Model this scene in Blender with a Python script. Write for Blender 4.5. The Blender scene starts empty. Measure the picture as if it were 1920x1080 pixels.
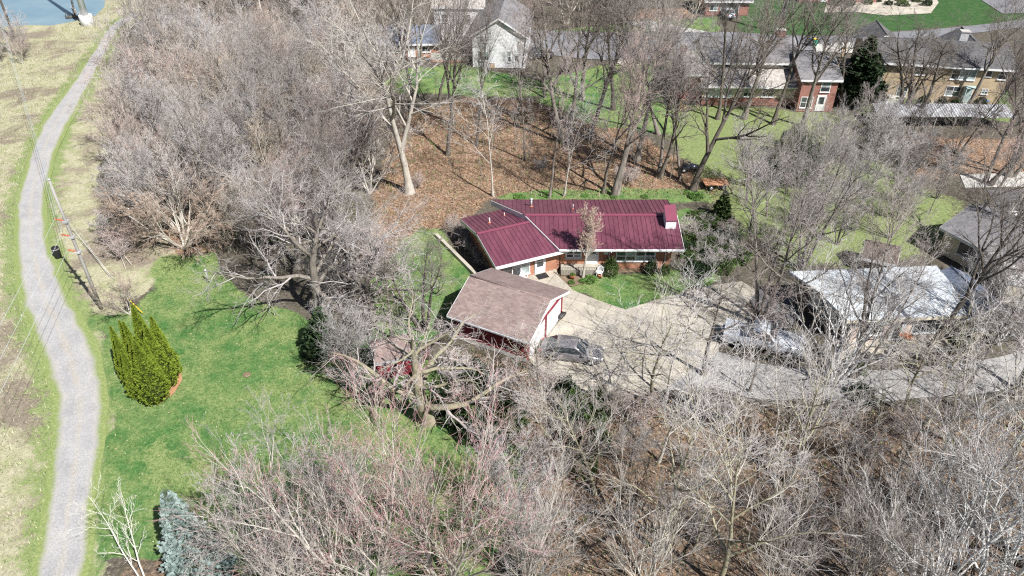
import bpy, math, random
import numpy as np
from mathutils import Vector, Matrix

# ------------------------------------------------------------------ camera, sky, sun, exposure
sc = bpy.context.scene
R = math.radians
cam_d = bpy.data.cameras.new('camera'); cam = bpy.data.objects.new('camera', cam_d)
sc.collection.objects.link(cam); sc.camera = cam
cam_d.sensor_width = 36.0; cam_d.lens = 26.25
cam_d.clip_start = 0.5; cam_d.clip_end = 3000
cam.location = (0, 0, 38.0); cam.rotation_euler = (R(90 - 36), 0, 0)

SUN_EL = 49.0
SUN_DIR = Vector((0.67 * math.cos(R(SUN_EL)), -0.742 * math.cos(R(SUN_EL)), math.sin(R(SUN_EL)))).normalized()   # towards the sun
world = bpy.data.worlds.new('World'); sc.world = world; world.use_nodes = True
wn = world.node_tree.nodes; wl = world.node_tree.links
bg = wn['Background']; sky = wn.new('ShaderNodeTexSky'); sky.sky_type = 'NISHITA'; sky.sun_disc = False
sky.sun_elevation = R(SUN_EL); sky.sun_rotation = math.atan2(SUN_DIR.x, SUN_DIR.y)
sky.air_density = 1.0; sky.dust_density = 1.5; sky.altitude = 200
wl.new(sky.outputs[0], bg.inputs[0]); bg.inputs[1].default_value = 0.05
sun_d = bpy.data.lights.new('sun', 'SUN'); sun_d.energy = 4.9; sun_d.angle = R(0.53); sun_d.color = (1.0, 0.975, 0.935)
sun = bpy.data.objects.new('sun', sun_d); sc.collection.objects.link(sun)
sun.rotation_euler = SUN_DIR.to_track_quat('Z', 'Y').to_euler(); sun.location = (40, -40, 80)
sc.view_settings.view_transform = 'Standard'; sc.view_settings.look = 'None'
sc.view_settings.gamma = 1.0; sc.view_settings.use_curve_mapping = False
sc.view_settings.exposure = 0.66
sc.render.engine = 'CYCLES'
sc.cycles.max_bounces = 4; sc.cycles.diffuse_bounces = 1; sc.cycles.glossy_bounces = 2
sc.cycles.transmission_bounces = 2; sc.cycles.transparent_max_bounces = 4
sc.cycles.caustics_reflective = False; sc.cycles.caustics_refractive = False
sc.cycles.use_denoising = False
sc.cycles.pixel_filter_type = 'BLACKMAN_HARRIS'; sc.cycles.filter_width = 1.2

C = sc.collection
rng = np.random.default_rng(11)
random.seed(5)

# ------------------------------------------------------------------ helpers
def tag(o, label=None, cat=None, group=None, kind=None):
    if label: o['label'] = label
    if cat: o['category'] = cat
    if group: o['group'] = group
    if kind: o['kind'] = kind
    return o

def thing(name, label, cat, loc=(0, 0, 0), group=None, rotz=0.0):
    o = bpy.data.objects.new(name, None); C.objects.link(o)
    o.empty_display_size = 0.2
    o.location = (loc[0], loc[1], loc[2] if len(loc) > 2 else 0.0); o.rotation_euler = (0, 0, rotz)
    return tag(o, label, cat, group)

def root_of(o):
    while o.parent: o = o.parent
    return o

class Fr:
    """a rotated plan frame: s along, t across (to the left of s), z up"""
    def __init__(self, o, ang):
        self.o = o; self.c = math.cos(ang); self.s = math.sin(ang); self.ang = ang
    def p(self, s, t, z):
        return (self.o[0] + s * self.c - t * self.s, self.o[1] + s * self.s + t * self.c, z)
WORLD = Fr((0, 0), 0)
def frame(p, q):
    return Fr(p, math.atan2(q[1] - p[1], q[0] - p[0]))

class MB:
    """collects shapes in world metres; build() links them as one mesh object, stored relative to its thing"""
    def __init__(self): self.v = []; self.f = []; self.sm = []
    def add(self, vs, fs, smooth=False):
        n = len(self.v); self.v += [tuple(x) for x in vs]
        for f in fs: self.f.append(tuple(n + i for i in f)); self.sm.append(smooth)
        return self
    def box(self, F, s0, s1, t0, t1, z0, z1):
        a = [F.p(s, t, z) for z in (z0, z1) for t in (t0, t1) for s in (s0, s1)]
        return self.add(a, [(0, 2, 3, 1), (4, 5, 7, 6), (0, 1, 5, 4), (2, 6, 7, 3), (0, 4, 6, 2), (1, 3, 7, 5)])
    def prism(self, pts, z0, z1):
        n = len(pts)
        z0s = z0 if hasattr(z0, '__len__') else [z0] * n
        z1s = z1 if hasattr(z1, '__len__') else [z1] * n
        vs = [(p[0], p[1], z) for p, z in zip(pts, z0s)] + [(p[0], p[1], z) for p, z in zip(pts, z1s)]
        fs = [tuple(range(n - 1, -1, -1)), tuple(range(n, 2 * n))]
        fs += [(i, (i + 1) % n, n + (i + 1) % n, n + i) for i in range(n)]
        return self.add(vs, fs)
    def sheet(self, pts, z):
        return self.add([(p[0], p[1], z) for p in pts], [tuple(range(len(pts)))])
    def hexa(self, a, b):
        """solid between two quads a, b (each 4 points, same winding)"""
        return self.add(list(a) + list(b), [(3, 2, 1, 0), (4, 5, 6, 7)] + [(i, (i + 1) % 4, 4 + (i + 1) % 4, 4 + i) for i in range(4)])
    def tube(self, pts, rad, sides=8, cap=True, smooth=True):
        pts = [Vector(p) for p in pts]; n = len(pts)
        rad = list(rad) if hasattr(rad, '__len__') else [rad] * n
        base = len(self.v)
        for i, p in enumerate(pts):
            d = (pts[min(i + 1, n - 1)] - pts[max(i - 1, 0)]).normalized()
            u = d.orthogonal() if abs(d.z) > .95 else d.cross(Vector((0, 0, 1)))
            if abs(d.z) > .95: u = Vector((1, 0, 0)) - d * d.x
            u.normalize(); w = d.cross(u)
            for k in range(sides):
                a = 2 * math.pi * k / sides
                self.v.append(tuple(p + (u * math.cos(a) + w * math.sin(a)) * rad[i]))
        for i in range(n - 1):
            for k in range(sides):
                k2 = (k + 1) % sides
                self.f.append((base + i * sides + k, base + i * sides + k2, base + (i + 1) * sides + k2, base + (i + 1) * sides + k)); self.sm.append(smooth)
        if cap:
            self.f.append(tuple(base + k for k in range(sides - 1, -1, -1))); self.sm.append(False)
            self.f.append(tuple(base + (n - 1) * sides + k for k in range(sides))); self.sm.append(False)
        return self
    def lathe(self, c, prof, sides=14, smooth=True, axis='z', rot=0.0):
        """prof: (radius, height) pairs round a vertical axis at c, or round a level axis at heading rot"""
        base = len(self.v); n = len(prof)
        for r, h in prof:
            for k in range(sides):
                a = 2 * math.pi * k / sides
                if axis == 'z': self.v.append((c[0] + r * math.cos(a), c[1] + r * math.sin(a), c[2] + h))
                else: self.v.append((c[0] + h * math.cos(rot) - r * math.cos(a) * math.sin(rot), c[1] + h * math.sin(rot) + r * math.cos(a) * math.cos(rot), c[2] + r * math.sin(a)))
        for i in range(n - 1):
            for k in range(sides):
                k2 = (k + 1) % sides
                self.f.append((base + i * sides + k, base + i * sides + k2, base + (i + 1) * sides + k2, base + (i + 1) * sides + k)); self.sm.append(smooth)
        self.f.append(tuple(base + k for k in range(sides - 1, -1, -1))); self.sm.append(False)
        self.f.append(tuple(base + (n - 1) * sides + k for k in range(sides))); self.sm.append(False)
        return self
    def mesh(self, name, mat, off=(0, 0, 0)):
        m = bpy.data.meshes.new(name)
        m.from_pydata([(x - off[0], y - off[1], z - off[2]) for x, y, z in self.v], [], self.f)
        m.polygons.foreach_set('use_smooth', self.sm)
        m.materials.append(mat); m.update()
        return m
    def build(self, name, mat, parent=None, kind=None):
        off = (0, 0, 0)
        if parent is not None:
            q = parent; off = Vector((0, 0, 0))
            while q is not None: off = off + q.location; q = q.parent
        o = bpy.data.objects.new(name, self.mesh(name, mat, off)); C.objects.link(o)
        o.parent = parent
        if kind: o['kind'] = kind
        return o

def clip(poly, a, b, c):
    """keep the part of a polygon where a*x + b*y <= c"""
    out = []
    for i, p in enumerate(poly):
        q = poly[(i + 1) % len(poly)]
        dp = a * p[0] + b * p[1] - c; dq = a * q[0] + b * q[1] - c
        if dp <= 0: out.append(p)
        if (dp < 0 < dq) or (dq < 0 < dp):
            k = dp / (dp - dq); out.append((p[0] + (q[0] - p[0]) * k, p[1] + (q[1] - p[1]) * k))
    return out

def copy_tree(o, parent=None):
    c = o.copy(); C.objects.link(c); c.parent = parent
    for ch in list(o.children): copy_tree(ch, c)
    return c

def np_mesh(name, verts, quads=None, tris=None, smooth=None):
    """mesh from numpy arrays"""
    m = bpy.data.meshes.new(name)
    nq = 0 if quads is None else len(quads); nt = 0 if tris is None else len(tris)
    m.vertices.add(len(verts)); m.vertices.foreach_set('co', np.asarray(verts, np.float32).ravel())
    idx = []; start = []; tot = []
    if nq: idx.append(np.asarray(quads, np.int32).ravel()); start.append(np.arange(nq) * 4); tot.append(np.full(nq, 4))
    if nt: idx.append(np.asarray(tris, np.int32).ravel()); start.append(nq * 4 + np.arange(nt) * 3); tot.append(np.full(nt, 3))
    idx = np.concatenate(idx).astype(np.int32)
    m.loops.add(len(idx)); m.loops.foreach_set('vertex_index', idx)
    m.polygons.add(nq + nt)
    m.polygons.foreach_set('loop_start', np.concatenate(start).astype(np.int32))
    if smooth is not None: m.polygons.foreach_set('use_smooth', np.asarray(smooth, bool) if hasattr(smooth, '__len__') else np.full(nq + nt, smooth))
    m.update(calc_edges=True); m.validate()
    return m

# ------------------------------------------------------------------ materials
def mat_base(name, rough=0.8, metal=0.0, spec=0.3):
    m = bpy.data.materials.new(name); m.use_nodes = True
    n = m.node_tree.nodes; l = m.node_tree.links; b = n['Principled BSDF']
    b.inputs['Roughness'].default_value = rough; b.inputs['Metallic'].default_value = metal
    b.inputs['Specular IOR Level'].default_value = spec
    return m, n, l, b
def col4(c): return (c[0], c[1], c[2], 1)
def tex_coord(n, l, scale=(1, 1, 1), space='Object', rot=(0, 0, 0)):
    t = n.new('ShaderNodeTexCoord'); mp = n.new('ShaderNodeMapping')
    mp.inputs['Scale'].default_value = scale; mp.inputs['Rotation'].default_value = rot
    l.new(t.outputs[space], mp.inputs[0]); return mp.outputs[0]
def noise(n, l, vec, scale, detail=4, rough=0.6, dist=0.0):
    t = n.new('ShaderNodeTexNoise'); t.inputs['Scale'].default_value = scale; t.inputs['Detail'].default_value = detail
    t.inputs['Roughness'].default_value = rough; t.inputs['Distortion'].default_value = dist
    if vec is not None: l.new(vec, t.inputs['Vector'])
    return t.outputs['Fac']
def ramp(n, l, fac, stops):
    r = n.new('ShaderNodeValToRGB'); e = r.color_ramp.elements
    while len(e) < len(stops): e.new(0.5)
    for el, (p, c) in zip(e, stops): el.position = p; el.color = col4(c)
    l.new(fac, r.inputs[0]); return r.outputs[0]
def mix(n, l, fac, a, b, mode='MIX'):
    x = n.new('ShaderNodeMix'); x.data_type = 'RGBA'; x.blend_type = mode
    for s, v in ((x.inputs[0], fac), (x.inputs[6], a), (x.inputs[7], b)):
        if hasattr(v, 'is_linked') or hasattr(v, 'links'): l.new(v, s)
        elif hasattr(v, '__len__'): s.default_value = col4(v)
        else: s.default_value = v
    return x.outputs[2]
def math_n(n, l, op, a, b=None, c=None, clampit=False):
    x = n.new('ShaderNodeMath'); x.operation = op; x.use_clamp = clampit
    for s, v in zip(x.inputs, (a, b, c)):
        if v is None: continue
        if hasattr(v, 'links'): l.new(v, s)
        else: s.default_value = v
    return x.outputs[0]
def bump(n, l, b, h, strength=0.3, dist=0.02):
    x = n.new('ShaderNodeBump'); x.inputs['Strength'].default_value = strength; x.inputs['Distance'].default_value = dist
    l.new(h, x.inputs['Height']); l.new(x.outputs[0], b.inputs['Normal'])

def mottled(name, c1, c2, scale=3.0, rough=0.8, bumps=0.2, bdist=0.01, metal=0.0, spec=0.3, stretch=(1, 1, 1), per_object=0.0, fine=None):
    """two tones broken up by noise, optional shift of value from object to object"""
    m, n, l, b = mat_base(name, rough, metal, spec)
    v = tex_coord(n, l, stretch)
    f = noise(n, l, v, scale, 5, 0.65)
    c = ramp(n, l, f, [(0.32, c1), (0.68, c2)])
    if fine:
        f2 = noise(n, l, v, fine, 3, 0.7)
        c = mix(n, l, 0.5, c, ramp(n, l, f2, [(0.3, (0.35, 0.35, 0.35)), (0.7, (0.65, 0.65, 0.65))]), 'OVERLAY')
    if per_object:
        oi = n.new('ShaderNodeObjectInfo')
        k = math_n(n, l, 'MULTIPLY_ADD', oi.outputs['Random'], 2 * per_object, 1 - per_object)
        hs = n.new('ShaderNodeHueSaturation'); l.new(c, hs.inputs['Color']); l.new(k, hs.inputs['Value']); c = hs.outputs[0]
        if per_object > .2:
            wn_ = n.new('ShaderNodeTexWhiteNoise'); wn_.noise_dimensions = '1D'; l.new(oi.outputs['Random'], wn_.inputs['W'])
            l.new(math_n(n, l, 'MULTIPLY_ADD', wn_.outputs['Value'], 1.3, 0.45), hs.inputs['Saturation'])
    l.new(c, b.inputs['Base Color'])
    if bumps: bump(n, l, b, f, bumps, bdist)
    return m

def brick_mat(name, c1, c2, mortar, ang=0.0, sc_=1.0):
    """brickwork too far away to pick the bricks apart"""
    m, n, l, b = mat_base(name, 0.85)
    t = n.new('ShaderNodeTexCoord')
    sep = n.new('ShaderNodeSeparateXYZ'); l.new(t.outputs['Object'], sep.inputs[0])
    along = math_n(n, l, 'ADD', math_n(n, l, 'MULTIPLY', sep.outputs[0], math.cos(ang) + .35 * abs(math.sin(ang))), math_n(n, l, 'MULTIPLY', sep.outputs[1], math.sin(ang) + .9 * math.cos(ang)))
    cmb = n.new('ShaderNodeCombineXYZ'); l.new(along, cmb.inputs[0]); l.new(sep.outputs[2], cmb.inputs[1])
    br = n.new('ShaderNodeTexBrick'); l.new(cmb.outputs[0], br.inputs['Vector'])
    br.inputs['Scale'].default_value = 1.0; br.inputs['Brick Width'].default_value = 0.215 * sc_; br.inputs['Row Height'].default_value = 0.075 * sc_
    br.inputs['Mortar Size'].default_value = 0.009 * sc_
    br.inputs['Color1'].default_value = col4(c1); br.inputs['Color2'].default_value = col4(c2); br.inputs['Mortar'].default_value = col4(mortar)
    f = noise(n, l, t.outputs['Object'], 1.1, 4)
    c = mix(n, l, 0.55, br.outputs[0], ramp(n, l, f, [(0.3, (0.38, 0.36, 0.36)), (0.7, (0.62, 0.62, 0.6))]), 'OVERLAY')
    l.new(c, b.inputs['Base Color']); bump(n, l, b, br.outputs['Fac'], -0.3, 0.006)
    return m

def shingle_mat(name, c1, c2, ang=0.0, row=0.14):
    """asphalt shingles too small to pick apart: courses, tab tone and weathering"""
    m, n, l, b = mat_base(name, 0.9, 0, 0.2)
    v = tex_coord(n, l, (1, 1, 1), 'Object', (0, 0, -ang))
    br = n.new('ShaderNodeTexBrick'); l.new(v, br.inputs['Vector']); br.inputs['Scale'].default_value = 1.0
    br.inputs['Brick Width'].default_value = 0.32; br.inputs['Row Height'].default_value = row; br.inputs['Mortar Size'].default_value = 0.006
    br.inputs['Color1'].default_value = col4(c1); br.inputs['Color2'].default_value = col4(c2)
    br.inputs['Mortar'].default_value = col4([x * 0.6 for x in c1])
    f = noise(n, l, v, 0.7, 6, 0.7); g = noise(n, l, v, 14, 3)
    c = mix(n, l, 0.6, br.outputs[0], ramp(n, l, f, [(0.3, (0.36, 0.36, 0.36)), (0.7, (0.64, 0.63, 0.62))]), 'OVERLAY')
    c = mix(n, l, 0.4, c, ramp(n, l, g, [(0.3, (0.3, 0.3, 0.3)), (0.7, (0.7, 0.7, 0.7))]), 'OVERLAY')
    l.new(c, b.inputs['Base Color']); bump(n, l, b, br.outputs['Fac'], -0.4, 0.01)
    return m

M = {}
M['white_paint'] = mottled('white_paint', (0.74, 0.75, 0.77), (0.82, 0.82, 0.82), 1.6, 0.55, 0.05)
M['white_siding'] = mottled('white_siding', (0.72, 0.73, 0.76), (0.83, 0.83, 0.84), 1.2, 0.6, 0.05)
M['cream'] = mottled('cream', (0.60, 0.54, 0.42), (0.72, 0.66, 0.53), 1.3, 0.7, 0.1)
M['pink_stucco'] = mottled('pink_stucco', (0.58, 0.48, 0.43), (0.70, 0.60, 0.53), 1.3, 0.8, 0.2)
M['brick_orange'] = brick_mat('brick_orange', (0.36, 0.12, 0.06), (0.46, 0.17, 0.085), (0.45, 0.36, 0.28))
M['brick_red'] = brick_mat('brick_red', (0.26, 0.085, 0.065), (0.36, 0.13, 0.10), (0.34, 0.28, 0.25))
M['brick_tan'] = brick_mat('brick_tan', (0.42, 0.31, 0.19), (0.52, 0.40, 0.26), (0.46, 0.40, 0.31))
M['metal_roof'] = mottled('metal_roof', (0.115, 0.036, 0.057), (0.168, 0.056, 0.083), 1.1, 0.42, 0.03, 0.01, 0.0, 0.5, (1, .35, 1), 0.10, 7)
M['metal_trim'] = mottled('metal_trim', (0.20, 0.05, 0.085), (0.22, 0.058, 0.095), 2.0, 0.4, 0.02, 0.01, 0, 0.5)
M['maroon_siding'] = mottled('maroon_siding', (0.20, 0.022, 0.035), (0.27, 0.035, 0.05), 2.2, 0.6, 0.15, 0.01, 0, 0.3, (1, 1, 6))
M['brown_shingle'] = shingle_mat('brown_shingle', (0.215, 0.160, 0.150), (0.295, 0.228, 0.213), -0.46)
M['grey_shingle'] = shingle_mat('grey_shingle', (0.17, 0.165, 0.175), (0.24, 0.235, 0.245))
M['dark_shingle'] = shingle_mat('dark_shingle', (0.10, 0.10, 0.105), (0.155, 0.15, 0.155))
M['pale_shingle'] = shingle_mat('pale_shingle', (0.36, 0.33, 0.31), (0.48, 0.45, 0.42), 0, 0.30)
M['blue_shingle'] = shingle_mat('blue_shingle', (0.12, 0.15, 0.21), (0.18, 0.21, 0.28))
M['white_membrane'] = mottled('white_membrane', (0.52, 0.56, 0.60), (0.66, 0.69, 0.71), 0.5, 0.6, 0.1, 0.02)
M['brown_wood'] = mottled('brown_wood', (0.10, 0.075, 0.065), (0.16, 0.12, 0.10), 2.0, 0.8, 0.2, 0.01, 0, 0.3, (1, 1, 5))
M['deck_red'] = mottled('deck_red', (0.24, 0.055, 0.05), (0.32, 0.09, 0.075), 4, 0.75, 0.1)
M['wood'] = mottled('wood', (0.36, 0.25, 0.14), (0.48, 0.35, 0.21), 5, 0.8, 0.2, 0.005, 0, 0.3, (1, 1, .2))
M['weathered_wood'] = mottled('weathered_wood', (0.24, 0.23, 0.215), (0.38, 0.365, 0.345), 6, 0.85, 0.3, 0.006, 0, 0.2, (1, 1, .08))
M['tan_pole'] = mottled('tan_pole', (0.33, 0.21, 0.11), (0.45, 0.31, 0.17), 6, 0.85, 0.3, 0.006, 0, 0.2, (1, 1, .08))
M['steel'] = mottled('steel', (0.50, 0.56, 0.60), (0.60, 0.65, 0.68), 1.5, 0.5, 0.03, 0.01, 0.2)
M['galv'] = mottled('galv', (0.42, 0.43, 0.46), (0.62, 0.62, 0.64), 2.5, 0.45, 0.05, 0.01, 0.25, 0.5, (1, 1, 1), 0.12)
M['concrete'] = mottled('concrete', (0.33, 0.30, 0.25), (0.50, 0.455, 0.385), 0.55, 0.85, 0.15, 0.01, 0, 0.2, (1, 1, 1), 0.10, 7)
M['concrete_grey'] = mottled('concrete_grey', (0.42, 0.41, 0.38), (0.56, 0.54, 0.50), 1.3, 0.85, 0.2, 0.01, 0, 0.2, (1, 1, 1), 0.05, 8)
M['lane'] = mottled('lane', (0.27, 0.265, 0.26), (0.41, 0.40, 0.385), 0.6, 0.9, 0.25, 0.02, 0, 0.2, (1, 1, 1), 0, 6)
M['asphalt'] = mottled('asphalt', (0.16, 0.16, 0.175), (0.23, 0.23, 0.245), 0.5, 0.85, 0.15, 0.01, 0, 0.25, (1, 1, 1), 0, 12)
M['dark_ground'] = mottled('dark_ground', (0.10, 0.10, 0.105), (0.16, 0.155, 0.155), 0.8, 0.9, 0.15, 0.01, 0, 0.2, (1, 1, 1), 0, 10)
M['black'] = mottled('black', (0.012, 0.012, 0.014), (0.025, 0.025, 0.028), 4, 0.5, 0.05)
M['rubber'] = mottled('rubber', (0.014, 0.014, 0.015), (0.028, 0.028, 0.028), 8, 0.8, 0.1)
M['iron'] = mottled('iron', (0.03, 0.028, 0.028), (0.06, 0.05, 0.048), 6, 0.6, 0.1)
M['orange_poly'] = mottled('orange_poly', (0.40, 0.11, 0.055), (0.52, 0.16, 0.08), 6, 0.5, 0.05)
M['terracotta'] = mottled('terracotta', (0.42, 0.14, 0.07), (0.52, 0.20, 0.11), 6, 0.8, 0.1)
M['yellow'] = mottled('yellow', (0.75, 0.50, 0.03), (0.82, 0.58, 0.06), 4, 0.5, 0.03)
M['green_plastic'] = mottled('green_plastic', (0.02, 0.28, 0.18), (0.03, 0.34, 0.22), 4, 0.45, 0.03)
M['red_plastic'] = mottled('red_plastic', (0.55, 0.05, 0.06), (0.62, 0.08, 0.08), 4, 0.45, 0.03)
M['white_plastic'] = mottled('white_plastic', (0.78, 0.78, 0.80), (0.84, 0.84, 0.84), 4, 0.4, 0.02)
M['blue_plastic'] = mottled('blue_plastic', (0.05, 0.13, 0.40), (0.07, 0.17, 0.48), 4, 0.45, 0.03)
M['teal_paint'] = mottled('teal_paint', (0.35, 0.47, 0.47), (0.45, 0.56, 0.55), 3, 0.6, 0.05)
M['soil'] = mottled('soil', (0.16, 0.11, 0.075), (0.27, 0.20, 0.14), 2.2, 0.95, 0.5, 0.04, 0, 0.1, (1, 1, 1), 0, 12)
M['mulch'] = mottled('mulch', (0.36, 0.17, 0.09), (0.50, 0.28, 0.17), 3, 0.95, 0.5, 0.04, 0, 0.1, (1, 1, 1), 0, 14)
M['stone'] = mottled('stone', (0.30, 0.28, 0.25), (0.46, 0.43, 0.38), 3, 0.9, 0.4, 0.03)
def glass_mat(name, c, rough=0.06):
    m, n, l, b = mat_base(name, rough, 0.0, 0.8)
    f = noise(n, l, tex_coord(n, l, (1, 1, 1)), 1.4, 2)
    l.new(ramp(n, l, f, [(0.35, c), (0.65, [x * 2.2 + .01 for x in c])]), b.inputs['Base Color'])
    return m
M['glass'] = glass_mat('glass', (0.03, 0.036, 0.04))
M['curtain_glass'] = glass_mat('curtain_glass', (0.20, 0.24, 0.24), 0.1)
def paint_mat(name, c, metal=0.35):
    m, n, l, b = mat_base(name, 0.32, metal, 0.5)
    f = noise(n, l, tex_coord(n, l), 3, 3)
    l.new(ramp(n, l, f, [(0.3, [x * .92 for x in c]), (0.7, c)]), b.inputs['Base Color'])
    b.inputs['Coat Weight'].default_value = 0.6; b.inputs['Coat Roughness'].default_value = 0.12
    return m
M['silver_paint'] = paint_mat('silver_paint', (0.66, 0.70, 0.76), 0.15)
M['grey_paint'] = paint_mat('grey_paint', (0.24, 0.23, 0.24), 0.2)
M['cream_paint'] = paint_mat('cream_paint', (0.74, 0.68, 0.55), 0.0)
M['dark_paint'] = paint_mat('dark_paint', (0.05, 0.055, 0.07), 0.3)

# ------------------------------------------------------------------ ground
def sd_poly(X, Y, poly):
    """signed distance to a polygon, positive inside"""
    d = np.full(X.shape, 1e9); inside = np.zeros(X.shape, bool); n = len(poly)
    for i in range(n):
        ax, ay = poly[i]; bx, by = poly[(i + 1) % n]
        ex, ey = bx - ax, by - ay; L = ex * ex + ey * ey + 1e-9
        t = np.clip(((X - ax) * ex + (Y - ay) * ey) / L, 0, 1)
        d = np.minimum(d, (X - ax - t * ex) ** 2 + (Y - ay - t * ey) ** 2)
        c = (ay > Y) != (by > Y)
        inside ^= c & (X < ex * (Y - ay) / (ey if abs(ey) > 1e-9 else 1e-9) + ax)
    d = np.sqrt(d)
    return np.where(inside, d, -d)
def vnoise(X, Y, s, seed):
    """cheap smooth value noise"""
    g = np.random.default_rng(seed).random((64, 64))
    x = X / s; y = Y / s; i = np.floor(x).astype(int); j = np.floor(y).astype(int)
    fx = x - i; fy = y - j; fx = fx * fx * (3 - 2 * fx); fy = fy * fy * (3 - 2 * fy)
    a = g[i % 64, j % 64]; b = g[(i + 1) % 64, j % 64]; c = g[i % 64, (j + 1) % 64]; d = g[(i + 1) % 64, (j + 1) % 64]
    return (a * (1 - fx) + b * fx) * (1 - fy) + (c * (1 - fx) + d * fx) * fy

LAWN = [
    [(-32.46, 57.49), (-27.65, 57.85), (-23.44, 51.91), (-16.13, 47.85), (-10.93, 45.15), (-3.99, 41.44), (0.00, 37.57), (0.85, 31.41), (-0.63, 27.05), (-1.72, 22.04), (-13.04, 21.44), (-16.85, 27.42), (-20.59, 28.95), (-20.43, 25.97), (-23.53, 25.97), (-23.17, 23.28), (-25.33, 28.95), (-27.17, 34.10), (-29.62, 40.29), (-32.09, 44.50), (-34.62, 48.42), (-32.35, 48.56), (-30.94, 52.30)],
    [(-12.47, 52.30), (-11.16, 58.21), (-8.85, 62.49), (-6.44, 61.50), (-3.81, 54.73), (-4.80, 47.85), (-7.50, 44.50), (-10.51, 45.15)],
    [(4.18, 52.70), (4.79, 53.58), (8.07, 54.56), (13.87, 55.15), (15.62, 58.21), (15.99, 64.01), (17.87, 66.13), (22.26, 61.99), (22.57, 57.31), (17.17, 52.70), (12.20, 50.61), (9.42, 49.28), (6.79, 50.76)],
    [(-17.02, 106.26), (-7.87, 108.51), (3.74, 102.00), (5.72, 96.08), (-4.28, 95.70), (-14.47, 97.60), (-18.87, 97.99)],
    [(4.49, 102.00), (13.37, 108.51), (23.92, 110.35), (22.88, 94.22), (20.02, 84.17), (10.55, 86.53), (3.52, 94.22)],
    [(44.94, 102.00), (68.22, 97.99), (62.21, 88.15), (44.79, 89.82)],
    [(3.50, 123.71), (21.80, 129.56), (36.12, 132.66), (33.42, 122.59), (19.10, 122.59), (3.40, 119.60)],
    [(-4.79, 41.44), (-2.41, 42.03), (0.75, 37.57), (0.00, 34.10), (-3.68, 36.03)],
    [(-1.68, 69.25), (12.46, 70.42), (20.86, 69.95), (20.37, 67.66), (-1.66, 67.89)],
]
LUSH = [
    [(36.75, 122.04), (42.33, 142.74), (45.04, 167.24), (117.10, 167.24), (91.53, 130.79), (80.21, 128.36), (69.99, 125.71), (59.46, 123.71), (49.29, 122.04)],
]
PALE_LAWN = [
    [(19.71, 94.22), (43.43, 89.82), (41.34, 84.17), (26.44, 71.86), (21.14, 71.26), (18.86, 81.18)],
    [(21.01, 70.66), (32.64, 76.98), (36.08, 73.09), (31.41, 62.99), (25.79, 58.21), (22.53, 61.02)],
    [(27.93, 73.09), (41.10, 76.98), (45.48, 67.22), (40.17, 58.21), (32.05, 56.43), (24.51, 55.57)],
    [(-19.36, 30.15), (-22.19, 30.57), (-24.94, 33.18), (-24.08, 34.57), (-18.55, 31.84)],
    [(-32.46, 57.49), (-28.58, 57.67), (-28.63, 52.30), (-29.89, 50.76)],
]
LITTER = [
    [(-14.14, 62.99), (-13.90, 76.98), (-13.67, 90.68), (-7.15, 96.08), (3.52, 94.22), (14.41, 85.73), (19.34, 76.98), (23.28, 73.09), (26.12, 70.66), (21.02, 68.11), (-1.66, 68.11), (-5.24, 62.99), (-9.22, 61.02), (-11.06, 55.57), (-13.74, 57.31)],
    [(-39.57, 62.49), (-33.14, 61.99), (-27.77, 58.21), (-32.22, 56.87), (-35.09, 55.57), (-38.19, 58.21)],
    [(-5.89, 45.15), (1.01, 42.63), (5.69, 38.09), (13.07, 38.90), (24.20, 37.83), (38.43, 38.90), (32.71, 22.04), (1.15, 22.04), (0.68, 31.41), (-1.13, 37.57), (-5.23, 42.03)],
    [(46.51, 84.17), (61.81, 82.66), (56.45, 73.09), (44.23, 73.09)],
    [(-20.71, 26.68), (-18.05, 28.17), (-15.89, 25.27), (-14.92, 22.04), (-21.80, 22.04), (-23.37, 25.97)],
    [(22.91, 137.55), (35.31, 137.55), (29.97, 129.56), (19.98, 129.56)],
]
PATH_L = [(-25.34, 21.44), (-26.70, 24.59), (-27.73, 27.42), (-30.26, 33.64), (-32.88, 39.17), (-36.14, 43.87), (-40.91, 50.01), (-44.42, 55.57), (-48.00, 61.99), (-51.12, 68.34), (-55.10, 78.34), (-57.64, 85.73), (-59.49, 94.22), (-61.65, 104.10), (-64.03, 114.45), (-66.28, 123.71), (-67.29, 130.17), (-65.95, 135.88)]
PATH_R = [(-23.30, 21.44), (-24.43, 24.59), (-26.16, 29.35), (-28.43, 36.03), (-30.41, 40.29), (-33.43, 45.15), (-37.23, 50.01), (-41.34, 55.57), (-44.28, 60.06), (-48.79, 68.34), (-52.10, 76.98), (-55.02, 85.73), (-57.46, 95.14), (-60.34, 106.26), (-62.56, 114.45), (-65.23, 123.71), (-65.50, 128.96), (-64.16, 133.30)]
FIELD = [(-400, -50)] + [(x + .0, y) for x, y in PATH_L] + [(-67.81, 150.19), (-120, 400), (-400, 400)]
VERGE = [(x, y) for x, y in PATH_R[1:15]] + [(-60.29, 115.71), (-51.33, 92.43), (-45.10, 73.09), (-40.57, 62.99), (-33.80, 61.02), (-30.43, 57.31), (-32.35, 48.56), (-34.62, 48.42), (-32.09, 44.50), (-29.62, 40.29), (-27.17, 34.10), (-25.33, 28.95), (-23.17, 23.28)]
POND = [(-93.20, 126.00), (-87.99, 127.76), (-82.20, 129.56), (-78.41, 129.26), (-75.81, 131.41), (-73.85, 134.58), (-74.74, 139.93), (-82.09, 158.32), (-124.64, 158.32)]

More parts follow.
